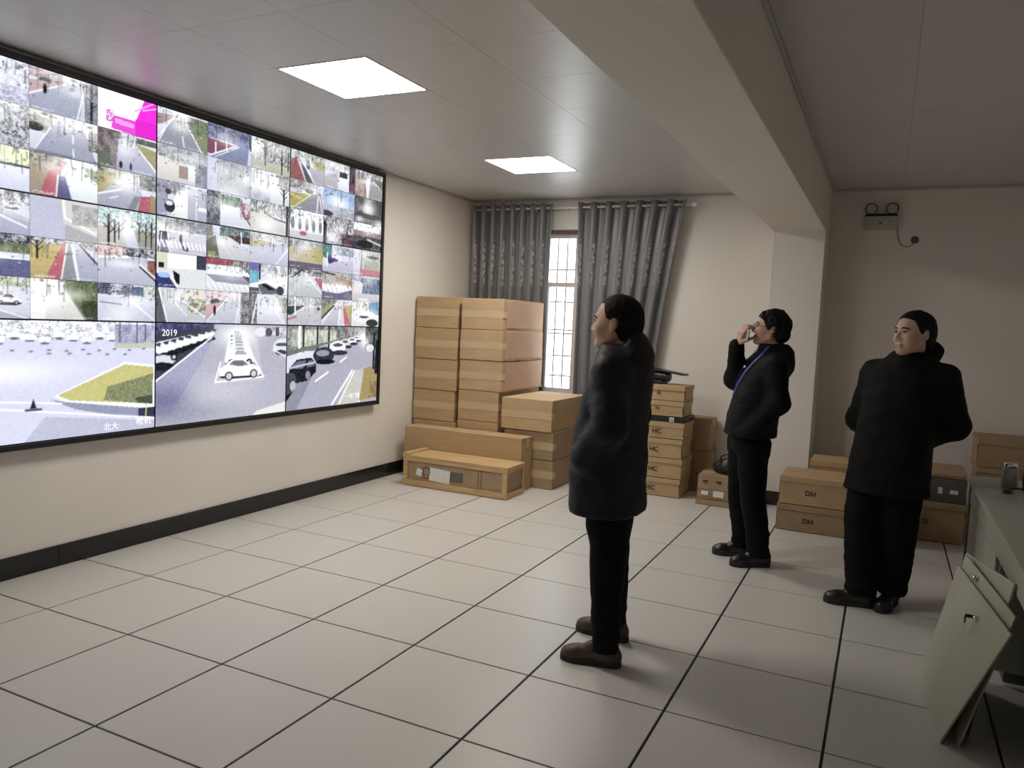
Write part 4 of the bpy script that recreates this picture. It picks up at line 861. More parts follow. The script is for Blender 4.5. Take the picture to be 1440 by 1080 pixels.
def leaning(label, q, hw):
    """q: top-far, top-near, bottom-near, bottom-far corners of the face towards the room"""
    base = Vector(q[3]); t = thing('cabinet_door', label, 'door panel', tuple(base))
    P = [Vector(p) - base for p in q]
    n = (P[2] - P[3]).cross(P[0] - P[3]).normalized()
    if n.x < 0: n = -n
    bm = bmesh.new()
    f = [bm.verts.new(p) for p in P]; k = [bm.verts.new(p + n * .008) for p in P]
    bm.faces.new(f); bm.faces.new(k[::-1])
    for i in range(4): bm.faces.new((f[i], k[i], k[(i + 1) % 4], f[(i + 1) % 4]))
    bmesh.ops.bevel(bm, geom=bm.edges[:], offset=.0012, segments=1, affect='EDGES')
    link('sheet', bm_mesh(bm), m_door, t)
    def at(u, v): return (P[3] * (1 - u) + P[2] * u) * (1 - v) + (P[0] * (1 - u) + P[1] * u) * v
    kind, u, v = hw; c = at(u, v)
    if kind == 'key':
        link('lock', tube_mesh([c, c - n * .010, c - n * .018], [.012, .011, .008], 14), m_chrome, t)
        bm = bmesh.new(); e = c - n * .020
        add_box(bm, tuple(e + Vector((-.026, -.002, -.004))), tuple(e + Vector((.0, .002, .010))), .001)
        add_tube(bm, [e + Vector((-.026, .014 * math.cos(a), -.010 + .016 * math.sin(a))) for a in np.linspace(0, 2 * PI, 15)], .002, 6, False)
        link('key_ring', bm_mesh(bm, True), m_darkmetal, t)
        link('spare_key', box_mesh(tuple(e + Vector((-.028, .004, -.058))), tuple(e + Vector((-.025, .016, -.024))), .001), m_chrome, t)
    else:
        link('knob', tube_mesh([c, c - n * .010, c - n * .020], [.006, .011, .009], 14), m_chrome, t)
    return t
leaning('pale green cabinet door with a key in its lock, leaning in front of two others', [(4.657, 2.09, .552), (4.775, 1.40, .507), (4.594, 1.502, .003), (4.541, 2.10, .003)], ('key', .60, .86))
leaning('pale green cabinet door in the middle of the leaning three, with a knob', [(4.682, 2.11, .602), (4.795, 1.48, .548), (4.655, 1.50, .003), (4.590, 2.12, .003)], ('knob', .34, .955))
leaning('pale green cabinet door nearest the desk among the leaning three', [(4.694, 2.20, .588), (4.803, 1.62, .634), (4.70, 1.60, .003), (4.645, 2.20, .003)], ('knob', .85, .80))

m_jar = mat('frosted_jar_glass', (.34, .36, .32), .12, var=.1, scale=20)
t = thing('glass_jar', 'grey glass tea jar with a metal lid on the desk corner', 'jar', (4.965, 3.20, .7505))
link('jar_body', lathe_mesh([(0, 0), (.036, 0), (.040, .006), (.040, .095), (.034, .108), (.031, .112), (0, .112)], 24), m_jar, t)
link('lid', lathe_mesh([(.033, .1125), (.034, .114), (.034, .130), (.030, .135), (0, .135)], 24), m_chrome, t)
t = thing('cup', 'dark cup beside the glass jar at the picture edge', 'cup', (5.045, 3.12, .7505))
link('cup_body', lathe_mesh([(0, 0), (.026, 0), (.034, .07), (.036, .095), (.033, .095), (.030, .07), (.024, .006), (0, .006)], 22), m_darkmetal, t)
link('handle', tube_mesh([(0, -.033, .075), (0, -.052, .07), (0, -.056, .045), (0, -.046, .025), (0, -.028, .02)], .004, 8), m_darkmetal, t)
t = thing('headset', 'black wire headset lying on the desk by the jar', 'headset', (4.99, 2.98, .7505))
link('headband', tube_mesh([(.08 * math.cos(a) + .02, .07 * math.sin(a), .009 + .012 * math.sin(a)) for a in np.linspace(.1, PI - .1, 14)], .005, 8), m_blackplastic, t)
for s in (-1, 1): link('ear_cup', lathe_mesh([(0, 0), (.018, 0), (.022, .005), (.022, .014), (.014, .02), (0, .02)], 16), m_blackplastic, t, (.02 + s * .08, .0, .0))

# ------------------------------------------------------------------ emergency light and loose wire on the back wall
t = thing('emergency_light', 'twin-spot emergency light box high on the end wall', 'emergency light', (4.17, YB, 2.50))
link('case', box_mesh((-.135, -.06, 0), (.135, 0, .115), .006, 2), mat('emergency_case', (.46, .46, .40), .5, var=.05), t)
link('lamp_bar', box_mesh((-.13, -.045, .116), (.13, -.005, .135), .004), m_blackplastic, t)
m_lens = mat('lamp_lens', (.45, .46, .44), .12, var=.05)
for s in (-1, 1):
    sp = link('spot_head', lathe_mesh([(0, -.03), (.025, -.03), (.045, -.005), (.05, .02), (.046, .022), (0, .012)], 20), m_blackplastic, t, (s * .085, -.045, .178), (PI / 2, 0, 0))
    link('lens', lathe_mesh([(0, .0235), (.034, .0235), (.043, .0225), (.043, .0215), (0, .0215)], 20), m_lens, sp)
link('indicator', box_mesh((.03, -.0625, .045), (.05, -.0605, .06), .0005), m_chrome, t)
link('test_button', lathe_mesh([(0, 0), (.008, 0), (.008, .004), (0, .004)], 12), m_ink, t, (-.005, -.0605, .05), (PI / 2, 0, 0))
t = thing('wall_socket', 'dark round wall fitting with a drooping wire beside the emergency light', 'socket', (4.45, YB, 2.41))
link('plate', lathe_mesh([(0, 0), (.032, 0), (.03, .012), (.018, .02), (0, .02)], 18), m_card5, t, (0, 0, 0), (PI / 2, 0, 0))
link('wire', tube_mesh([(-.145, -.008, .115), (-.14, -.008, .03), (-.11, -.008, -.04), (-.06, -.008, -.065), (-.02, -.008, -.05), (0, -.01, -.012)], .003, 6), mat('grey_wire', (.22, .21, .19), .6, var=.05), t)

# ------------------------------------------------------------------ people: smooth implicit surfaces turned into single continuous meshes
_LAT = np.random.default_rng(11).random((24, 24, 24)).astype(np.float32)
def vnoise(x, y, z):
    def ip(v):
        f = np.floor(v); t = v - f; t = t * t * (3 - 2 * t); i = f.astype(np.int32) % 24; return i, (i + 1) % 24, t
    x0, x1, tx = ip(x); y0, y1, ty = ip(y); z0, z1, tz_ = ip(z)
    L = _LAT
    def l(a, b, t): return a + (b - a) * t
    return l(l(l(L[x0, y0, z0], L[x1, y0, z0], tx), l(L[x0, y1, z0], L[x1, y1, z0], tx), ty),
             l(l(L[x0, y0, z1], L[x1, y0, z1], tx), l(L[x0, y1, z1], L[x1, y1, z1], tx), ty), tz_) - .5

class SDF:
    def __init__(s, lo, hi, h):
        s.lo = np.array(lo, float); s.h = h
        s.n = (np.ceil((np.array(hi) - s.lo) / h)).astype(int) + 1
        s.F = np.full(s.n, .5, np.float32)
        s.ax = [(s.lo[i] + h * np.arange(s.n[i])).astype(np.float32) for i in range(3)]
    def blk(s, lo, hi, pad):
        a = np.clip(np.floor((np.array(lo) - pad - s.lo) / s.h).astype(int), 0, s.n)
        b = np.clip(np.ceil((np.array(hi) + pad - s.lo) / s.h).astype(int) + 1, 0, s.n)
        sl = tuple(slice(a[i], b[i]) for i in range(3))
        g = np.meshgrid(*[s.ax[i][sl[i]] for i in range(3)], indexing='ij', sparse=True)
        return sl, g
    def comb(s, sl, d, k, op):
        A = s.F[sl]
        if op == 'u':
            h = np.clip(.5 + .5 * (A - d) / k, 0, 1); s.F[sl] = A * (1 - h) + d * h - k * h * (1 - h)
        elif op == 's':
            d = -d
            h = np.clip(.5 - .5 * (A - d) / k, 0, 1); s.F[sl] = A * (1 - h) + d * h + k * h * (1 - h)
    def cone(s, a, b, ra, rb, k=.02, op='u', sc=(1, 1, 1)):
        a = np.array(a, np.float32); b = np.array(b, np.float32); sc = np.array(sc, np.float32)
        R = max(ra, rb); lo = np.minimum(a, b) - R * sc; hi = np.maximum(a, b) + R * sc
        sl, g = s.blk(lo, hi, k + 3 * s.h)
        A = a / sc; D = b / sc - A; dd = float(D @ D) + 1e-12
        P = [g[i] / sc[i] - A[i] for i in range(3)]
        t = np.clip((P[0] * D[0] + P[1] * D[1] + P[2] * D[2]) / dd, 0, 1)
        d = (np.sqrt((P[0] - t * D[0]) ** 2 + (P[1] - t * D[1]) ** 2 + (P[2] - t * D[2]) ** 2) - (ra + (rb - ra) * t)) * float(sc.min())
        s.comb(sl, d, k, op)
    def chain(s, pts, rs, k=.02, op='u', sc=(1, 1, 1)):
        for i in range(len(pts) - 1): s.cone(pts[i], pts[i + 1], rs[i], rs[i + 1], k if i == 0 else min(k, .012) if False else k, op, sc)
    def ell(s, c, r, k=.02, op='u', R=None):
        c = np.array(c, np.float32); r = np.array(r, np.float32); m = float(r.max())
        sl, g = s.blk(c - m, c + m, k + 3 * s.h)
        p = [g[i] - c[i] for i in range(3)]
        if R is not None: p = [R[0][i] * p[0] + R[1][i] * p[1] + R[2][i] * p[2] for i in range(3)]
        k0 = np.sqrt(sum((p[i] / r[i]) ** 2 for i in range(3))); k1 = np.sqrt(sum((p[i] / r[i] ** 2) ** 2 for i in range(3))) + 1e-6
        s.comb(sl, k0 * (k0 - 1) / k1, k, op)
    def loft(s, rows, k=.03, e=2.3, op='u'):
        rows = sorted(rows); z = np.array([q[0] for q in rows])
        cx, cy, a, b = [np.array([q[i] for q in rows]) for i in (1, 2, 3, 4)]
        lo = ((cx - a).min(), (cy - b).min(), z[0]); hi = ((cx + a).max(), (cy + b).max(), z[-1])
        sl, g = s.blk(lo, hi, k + 3 * s.h)
        Z = g[2]; f = lambda v: np.interp(Z, z, v).astype(np.float32)
        CX, CY, A, B = f(cx), f(cy), f(a), f(b)
        q = (np.abs((g[0] - CX) / A) ** e + np.abs((g[1] - CY) / B) ** e) ** (1 / e)
        d = (q - 1) * np.minimum(A, B)
        d = np.maximum(d, np.maximum(z[0] - Z, Z - z[-1]))
        s.comb(sl, d, k, op)
    def cutz(s, z0=None, z1=None):
        Z = s.ax[2][None, None, :]
        if z0 is not None: s.F = np.maximum(s.F, z0 - Z)
        if z1 is not None: s.F = np.maximum(s.F, Z - z1)
    def wrinkle(s, amp, fx, fy, fz, off=0.0, mask=None):
        X, Y, Z = np.meshgrid(*s.ax, indexing='ij')
        n = np.abs(s.F) < .03
        v = vnoise(X[n] * fx + off + 5, Y[n] * fy + 7 + off, Z[n] * fz + 3)
        w_ = vnoise(X[n] * fx * 2.1 + 9, Y[n] * fy * 2.1 + off, Z[n] * fz * 2.1 + 1)
        s.F[n] += amp * (v + .5 * w_) * (1 if mask is None else mask(X[n], Y[n], Z[n]))
    def mesh(s, smooth_it=1):
        F = s.F; h = s.h
        F[0], F[-1], F[:, 0], F[:, -1], F[:, :, 0], F[:, :, -1] = .5, .5, .5, .5, .5, .5
        S = F < 0
        n = F.shape
        cnt = np.zeros([q - 1 for q in n], np.int8)
        for i in (0, 1):
            for j in (0, 1):
                for k in (0, 1): cnt += S[i:n[0] - 1 + i, j:n[1] - 1 + j, k:n[2] - 1 + k]
        act = np.argwhere((cnt > 0) & (cnt < 8))
        idx = np.full(cnt.shape, -1, np.int32); idx[tuple(act.T)] = np.arange(len(act))
        acc = np.zeros((len(act), 3)); c = np.zeros(len(act))
        cor = [(i, j, k) for i in (0, 1) for j in (0, 1) for k in (0, 1)]
        val = {q: F[act[:, 0] + q[0], act[:, 1] + q[1], act[:, 2] + q[2]] for q in cor}
        for q in cor:
            for ax in range(3):
                if q[ax]: continue
                r = list(q); r[ax] = 1; r = tuple(r)
                a, b = val[q], val[r]; m = (a < 0) != (b < 0)
                t = np.where(m, a / np.where(m, a - b, 1), 0)
                p = np.zeros((len(act), 3)) + q; p[:, ax] += t
                acc[m] += p[m]; c += m
        V = s.lo + h * (act + acc / c[:, None])
        Q = []
        for ax in range(3):
            u, v = (ax + 1) % 3, (ax + 2) % 3
            A = [slice(0, None)] * 3; B = [slice(0, None)] * 3
            A[ax] = slice(0, -1); B[ax] = slice(1, None)
            e = np.argwhere(S[tuple(A)] != S[tuple(B)])
            e = e[(e[:, u] > 0) & (e[:, v] > 0) & (e[:, u] < n[u] - 1) & (e[:, v] < n[v] - 1)]
            ins = S[tuple(e.T)]
            def cell(du, dv):
                q = e.copy(); q[:, u] -= du; q[:, v] -= dv; return idx[tuple(q.T)]
            q = np.stack([cell(1, 1), cell(0, 1), cell(0, 0), cell(1, 0)], 1)
            q[~ins] = q[~ins][:, ::-1]
            Q.append(q)
        Q = np.concatenate(Q)
        for _ in range(smooth_it):
            W = np.zeros_like(V); d = np.zeros(len(V))
            for i in range(4):
                a, b = Q[:, i], Q[:, (i + 1) % 4]
                for x in range(3): W[:, x] += np.bincount(a, V[b, x], len(V)) + np.bincount(b, V[a, x], len(V))
                d += np.bincount(a, minlength=len(V)) + np.bincount(b, minlength=len(V))
            V = V * .5 + .5 * W / d[:, None]
        return V, Q

def rot(yaw=0, pitch=0, roll=0):     # head turn: yaw to the left, pitch up, roll
    return np.array(Matrix.Rotation(yaw, 3, 'Z') @ Matrix.Rotation(-pitch, 3, 'Y') @ Matrix.Rotation(roll, 3, 'X'))

def skin_material(name, col):
    m = bpy.data.materials.new(name); m.use_nodes = True
    nt = m.node_tree; b = nt.nodes['Principled BSDF']
    n = nt.nodes.new('ShaderNodeTexNoise'); n.inputs['Scale'].default_value = 40
    r = nt.nodes.new('ShaderNodeValToRGB'); r.color_ramp.elements[0].color = (*[c * .88 for c in col], 1); r.color_ramp.elements[1].color = (*[min(1, c * 1.1) for c in col], 1)
    a = nt.nodes.new('ShaderNodeAttribute'); a.attribute_name = 'tint'
    mx = nt.nodes.new('ShaderNodeMix'); mx.data_type = 'RGBA'; mx.blend_type = 'MULTIPLY'; mx.inputs[0].default_value = 1
    tc = nt.nodes.new('ShaderNodeTexCoord'); nt.links.new(tc.outputs['Object'], n.inputs[0])
    nt.links.new(n.outputs[0], r.inputs[0]); nt.links.new(r.outputs[0], mx.inputs[6]); nt.links.new(a.outputs[0], mx.inputs[7]); nt.links.new(mx.outputs[2], b.inputs['Base Color'])
    b.inputs['Roughness'].default_value = .5
    b.inputs['Subsurface Weight'].default_value = .08; b.inputs['Subsurface Radius'].default_value = (.01, .004, .002)
    return m
m_skin1 = skin_material('skin_a', (.66, .42, .29)); m_skin2 = skin_material('skin_b', (.60, .38, .29)); m_skin3 = skin_material('skin_c', (.60, .40, .30))
m_hair = mat('black_hair', (.009, .008, .0075), .7, spec=.2, var=.4, scale=60, bump=.4, bscale=120, stretch=(1, 1, .3))
m_navy = mat('navy_padded_cloth', (.0085, .009, .015), .55, var=.25, scale=14, spec=.30, bump=.12, bscale=160)
m_blackcloth = mat('black_coat_cloth', (.0045, .0045, .005), .75, var=.25, scale=14, spec=.18, bump=.12, bscale=200)
m_trouser = mat('black_trouser_cloth', (.004, .004, .0045), .8, var=.25, scale=18, spec=.15, bump=.12, bscale=220)
m_shoe_brown = mat('brown_leather', (.065, .040, .028), .5, var=.25, scale=25, bump=.1, bscale=90)
m_shoe_black = mat('black_leather', (.012, .011, .011), .35, var=.2, scale=20)
m_sole = mat('dark_rubber', (.022, .020, .018), .7, var=.2, scale=40)
m_lace = mat('tan_lace', (.20, .15, .11), .8, var=.1)
m_eyew = mat('eye_white', (.62, .60, .57), .25, var=.03)
m_iris = mat('dark_iris', (.018, .012, .009), .15, var=.1)
m_lanyard = mat('blue_ribbon', (.055, .045, .30), .5, var=.1)

def head_sdf(S, c, R, sc, jaw=1.0):
    c = np.array(c)
    T = lambda p: c + R @ (np.array(p) * sc)
    e = lambda p, r, k=.015, op='u': S.ell(T(p), np.array(r) * sc, k * sc, op, R)
    q = lambda a, b, ra, rb, k=.012, op='u': S.cone(T(a), T(b), ra * sc, rb * sc, k * sc, op)
    e((-.012, 0, .034), (.100, .077, .086), .02)
    e((.028, 0, -.028), (.060, .062 * jaw, .082), .035)
    for s in (-1, 1):
        q((-.005, .050 * s * jaw, -.055), (.058, .018 * s, -.096), .022, .020, .025)
        e((.055, .040 * s * jaw, -.034), (.026, .024, .030), .03)
    e((.070, 0, -.100), (.020, .022, .016), .022)
    q((.078, -.032, .020), (.078, .032, .020), .013, .013, .018)
    q((.086, 0, .010), (.106, 0, -.034), .008, .0115, .012)
    for s in (-1, 1): e((.094, .013 * s, -.040), (.012, .009, .009), .008)
    for s in (-1, 1): e((.094, .032 * s, .000), (.014, .019, .011), .010, 's')
    q((.0895, -.017, -.066), (.0895, .017, -.066), .0065, .0065, .008)
    q((.0875, -.015, -.0775), (.0875, .015, -.0775), .0070, .0070, .008)
    q((.100, -.022, -.0718), (.100, .022, -.0718), .003, .003, .004, 's')
    for s in (-1, 1):
        e((-.014, .077 * s, -.008), (.016, .007, .027), .006)
        e((-.011, .084 * s, -.004), (.008, .005, .014), .005, 's')
        e((-.008, .077 * s, -.032), (.006, .005, .007), .004)
    return T

def head_parts(root, c, R, sc, glasses=False):
    c = np.array(c); T = lambda p: tuple(c + R @ (np.array(p) * sc))
    for s in (-1, 1):
        o = link('eye', lathe_mesh([(.0118 * math.sin(a) * sc, .0118 * math.cos(a) * sc) for a in np.linspace(0, PI, 12)], 16), m_eyew, root, T((.0775, .032 * s, -.0005)))
        d = Vector(R @ np.array((1, -.05 * s, .02)))
        o.rotation_euler = d.to_track_quat('Z', 'Y').to_euler()
        link('iris', lathe_mesh([(.0060 * sc, .0104 * sc), (.0052 * sc, .0113 * sc), (.003 * sc, .0121 * sc), (0, .0122 * sc)], 14), m_iris, o)
        bm = bmesh.new()
        add_tube(bm, [T((.0935, .013 * s, .0185)), T((.0925, .027 * s, .0235)), T((.0865, .041 * s, .022)), T((.072, .054 * s, .014))], [.0035, .0048, .0045, .002], 7)
        link('eyebrow', bm_mesh(bm, True), m_hair, root)
        bm = bmesh.new()
        add_tube(bm, [T((.084, .018 * s, .0035)), T((.0890, .031 * s, .0065)), T((.080, .046 * s, .002))], [.0022, .0032, .0022], 7)
        link('upper_lid', bm_mesh(bm, True), m_hair, root)
    if glasses:
        g_ = link('glasses', (lambda b: ([add_tube(b, [T((.108 - .010 * abs(math.cos(a)) * (1 if math.cos(a) * s > 0 else 0) * 1.4, .034 * s + .025 * math.cos(a), -.001 + .016 * math.sin(a))) for a in np.linspace(0, 2 * PI, 21)], .0018, 6, False) for s in (-1, 1)] +
            [add_tube(b, [T((.110, -.010, .003)), T((.113, 0, .006)), T((.110, .010, .003))], .0017, 6)] +
            [add_tube(b, [T((.098, .059 * s, .004)), T((.05, .076 * s, .006)), T((-.008, .083 * s, .008)), T((-.025, .082 * s, -.012))], .0018, 6) for s in (-1, 1)], bm_mesh(b, True))[1])(bmesh.new()), mat('glasses_frame', (.06, .02, .015), .3, var=.1), root)

def hair_mesh(c, R, sc, infl, line, h=.004, fluff=.0, seed=0.0, fringe=None):
    S = SDF((-.16, -.13, -.14), (.14, .13, .17), h)
    S.ell((-.012, 0, .034), (.100 + infl, .077 + infl, .086 + infl), .01)
    S.ell((-.05, 0, -.02), (.062 + infl, .066 + infl * .6, .075), .03)
    X, Y, Z = np.meshgrid(*S.ax, indexing='ij')
    hz = np.interp(X, [q[0] for q in line], [q[1] for q in line]).astype(np.float32)
    hz += .006 * vnoise(X * 90 + seed, Y * 90, Z * 0 + 1)
    side = np.clip((np.abs(Y) - .045) / .03, 0, 1)
    if fluff: S.F += fluff * (vnoise(X * 55 + seed, Y * 55, Z * 30) + .6 * vnoise(X * 120, Y * 120 + seed, Z * 60))
    else: S.F += .003 * vnoise(X * 70 + seed, Y * 70, Z * 40)
    S.F = np.maximum(S.F, (hz - Z) * .75)
    ear = np.sqrt(((X + .014) / .022) ** 2 + ((np.abs(Y) - .085) / .030) ** 2 + ((Z + .008) / .031) ** 2)
    S.F = np.maximum(S.F, (1 - ear) * .02)
    V, Q = S.mesh(1)
    V = np.array(c) + (V * sc) @ np.array(R).T
    return np_mesh(V, Q)

def shoe(root, c, ang, m_up, laces=True, L=1.0):
    # foot frame: toe to +x
    S = SDF((-.16, -.07, -.01), (.17, .07, .18), .004)
    S.ell((-.088, 0, .045), (.052 * L, .036, .052), .02)
    S.cone((-.075, 0, .052), (.06, 0, .040), .040, .036, .025)
    S.ell((.088 * L, 0, .034), (.056, .045, .036), .03)
    S.cone((-.065, 0, .07), (-.070, 0, .125), .041, .040, .03)
    S.cone((.0, 0, .075), (-.05, 0, .10), .028, .030, .03)
    S.cone((-.070, 0, .12), (-.070, 0, .16), .030, .030, .01, 's')
    S.cutz(.016, .135)
    V, Q = S.mesh(1)
    a = Matrix.Rotation(ang, 3, 'Z'); A = np.array(a)
    o = link('shoe', np_mesh(V, Q), m_up, root, c, (0, 0, ang))
    bm = bmesh.new()
    prof = [(-.138, .012), (-.128, .028), (-.10, .037), (-.05, .036), (0, .037), (.05, .044), (.09, .047), (.125, .036), (.143, .018), (.146, 0)]
    out = [(x * L, y) for x, y in prof] + [(x * L, -y) for x, y in prof[::-1][1:]]
    lo = [bm.verts.new((x, y, .0)) for x, y in out]; hi = [bm.verts.new((x, y, .026 + (.004 if x > .1 else 0))) for x, y in out]
    n = len(out)
    for k in range(n): bm.faces.new((lo[k], lo[(k + 1) % n], hi[(k + 1) % n], hi[k]))
    bm.faces.new(hi); bm.faces.new(lo[::-1])
    bmesh.ops.bevel(bm, geom=bm.edges[:], offset=.002, segments=1, affect='EDGES')
    link('sole', bm_mesh(bm), m_sole, o)
    if laces:
        bm = bmesh.new()
        for k in range(5):
            x = .052 - .022 * k; z = .078 + .010 * k
            add_tube(bm, [(x, -.026, z - .012), (x - .006, 0, z + .006), (x - .012, .026, z - .012)], .0028, 6)
        link('laces', bm_mesh(bm, True), m_lace, o)
    return o

def tint(me, V, c, R, sc, lips=True):
    P = (V - np.array(c)) @ np.array(R) / sc
    t = np.ones((len(V), 4), np.float32)
    if lips:
        w_ = np.exp(-((P[:, 1]) / .020) ** 2 - ((P[:, 2] + .072) / .009) ** 2) * (P[:, 0] > .06)
        t[:, 1] -= .40 * w_; t[:, 2] -= .36 * w_; t[:, 0] -= .16 * w_
        ck = sum(np.exp(-((P[:, 1] - .045 * s) / .025) ** 2 - ((P[:, 2] + .035) / .03) ** 2) for s in (-1, 1)) * (P[:, 0] > 0)
        t[:, 1] -= .08 * ck; t[:, 2] -= .08 * ck
        jw = np.clip((-.055 - P[:, 2]) / .03, 0, 1) * (P[:, 0] > .0) * (np.abs(P[:, 2]) < .13)
        t[:, :3] -= .08 * jw[:, None]
    a = me.color_attributes.new('tint', 'FLOAT_COLOR', 'POINT'); a.data.foreach_set('color', t.ravel())

def hand(S, wrist, d, up, curl, side, sc=1.0):
    """palm and five fingers. d: along the hand, up: out of the back of the hand, side: towards the thumb"""
    w_ = np.array(wrist, float); d = np.array(d, float); d /= np.linalg.norm(d); up = np.array(up, float); up -= d * (up @ d); up /= np.linalg.norm(up)
    s = np.cross(d, up); s *= np.sign(s @ np.array(side))
    pc = w_ + d * .050 * sc
    for k in range(4):
        o = (.030 - .020 * k) * sc
        S.cone(w_ + s * o * .6 + d * .012, w_ + d * .088 * sc + s * o, .015 * sc, .0115 * sc, .010)
    ln = [.040, .045, .042, .032]
    for k in range(4):
        p = w_ + d * .090 * sc + s * (.030 - .020 * k) * sc; a = 0
        for j in range(3):
            a += curl[k] if j else curl[k] * .6
            v = d * math.cos(a) - up * math.sin(a)
            q = p + v * ln[k] * sc * (1, .72, .55)[j]
            S.cone(p, q, (.0098, .0090, .0082)[j] * sc, (.0090, .0082, .0070)[j] * sc, .004)
            p = q
    p = w_ + d * .025 * sc + s * .030 * sc
    for j, (l, r0, r1) in enumerate(((.040, .014, .0115), (.032, .0112, .010), (.024, .0098, .008))):
        v = d * .62 + s * (.70 - .35 * j) - up * (.35 + .30 * j); v /= np.linalg.norm(v)
        q = p + v * l * sc; S.cone(p, q, r0 * sc, r1 * sc, .006); p = q

def person(label, loc, head_ang, P):
    root = thing('person', label, 'person', loc, head_ang)
    hc, hR, hs = P['head'], rot(*P['hrot']), P['hs']
    # body: head, neck, trunk, limbs and hands in one skin
    B = SDF((-.34, -.42, .05), (.42, .44, 1.76), .0055)
    B.loft([(z, cx, cy, a * .72, b * .78) for z, cx, cy, a, b in P['torso'] if .83 < z < P['neckz']], .03)
    B.cone(tuple(np.array(hc) + hR @ np.array((-.02, 0, -.07)) * hs), P['neck'], .052, .058, .03)
    for arm in P['arms']:
        B.chain(arm, [.048, .040, .030], .025)
    for leg in P['legs']:
        B.chain([leg[0], leg[1], leg[2]], [.075, .055, .038], .03)
    head_sdf(B, hc, hR, hs, P.get('jaw', 1.0))
    for h_ in P.get('hands', []): hand(B, *h_)
    V, Q = B.mesh(1)
    me = np_mesh(V, Q); tint(me, V, hc, hR, hs)
    link('body', me, P['skin'], root)
    head_parts(root, hc, hR, hs, P.get('glasses', False))
    link('hair', hair_mesh(hc, hR, hs, P['hair'][0], P['hair'][1], fluff=P['hair'][2]), m_hair, root)
    # coat
    J = SDF((-.40, -.46, P['hem'] - .03), (.44, .48, 1.60), .0075)
    J.loft(P['torso'], .04, 2.35)
    for arm, rs in zip(P['arms'], P['sleeves']):
        J.chain(arm, rs, .05)
    for c_, r_ in P['hood']: J.ell(c_, r_, .035)
    J.loft(P['collar'], .02, 2.0)
    n0 = np.array(hc) + hR @ np.array((-.02, 0, -.07)) * hs
    J.cone(tuple(np.array(P['neck'])), tuple(np.array(P['neck']) + (n0 - np.array(P['neck'])) * 1.3), P.get('neckcut', .060), .066, .008, 's')
    J.wrinkle(P.get('wr', .008), 9, 9, 16, P['seed'])
    J.wrinkle(.003, 30, 30, 55, P['seed'] + 3)
    J.cutz(P['hem'])
    for arm, cut in zip(P['arms'], P.get('cuffs', [None, None])):
        if cut: J.cone(arm[2], cut, .042, .06, .005, 's')
    V, Q = J.mesh(1)
    coat = link('jacket', np_mesh(V, Q), P['coat'], root)
    # trousers
    T = SDF((-.32, -.34, .03), (.36, .36, P['hem'] + .2), .007)
    T.loft([(P['hem'] + .17, P['hip'][0], P['hip'][1], .12, .165), (.86, P['hip'][0], P['hip'][1], .128, .175), (.76, P['hip'][0], P['hip'][1], .115, .165)], .04)
    for leg, rs in zip(P['legs'], P['trs']):
        T.loft([(leg[0][2], leg[0][0], leg[0][1], rs[0], rs[0] * .95), (leg[1][2], leg[1][0], leg[1][1], rs[1], rs[1] * .95), (.22, (leg[1][0] + 2 * leg[2][0]) / 3, (leg[1][1] + 2 * leg[2][1]) / 3, rs[2], rs[2]), (.06, leg[2][0], leg[2][1], rs[3], rs[3])], .05, 2.0)
    T.wrinkle(.012, 7, 7, 13, P['seed'] + 8)
    T.wrinkle(.014, 10, 10, 30, P['seed'] + 5, lambda x, y, z: np.clip((.42 - z) / .25, 0, 1))
    T.cutz(.070)
    V, Q = T.mesh(1)
    link('trousers', np_mesh(V, Q), m_trouser, root)
    for c_, a_ in P['feet']: shoe(root, c_, a_, P['shoe'], P.get('laces', True), P.get('shoeL', 1.0))
    # coat details: front zip or placket and pocket welt
    for nm, pts, r_, mm in P.get('extra', []): link(nm, tube_mesh(pts, r_, 6), mm, coat)
    return root

LINE_SHORT = [(-.13, -.095), (-.06, -.095), (-.035, -.080), (-.022, -.045), (-.012, .000), (.010, .012), (.026, .020), (.045, .078), (.070, .088), (.10, .098)]
LINE_FULL = [(-.13, -.085), (-.06, -.080), (-.03, -.045), (-.012, .000), (.018, -.012), (.034, .005), (.055, .045), (.085, .060), (.11, .066)]
LINE_MID = [(-.13, -.080), (-.06, -.075), (-.035, -.045), (-.012, .000), (.015, -.004), (.032, .015), (.052, .066), (.080, .078), (.11, .084)]

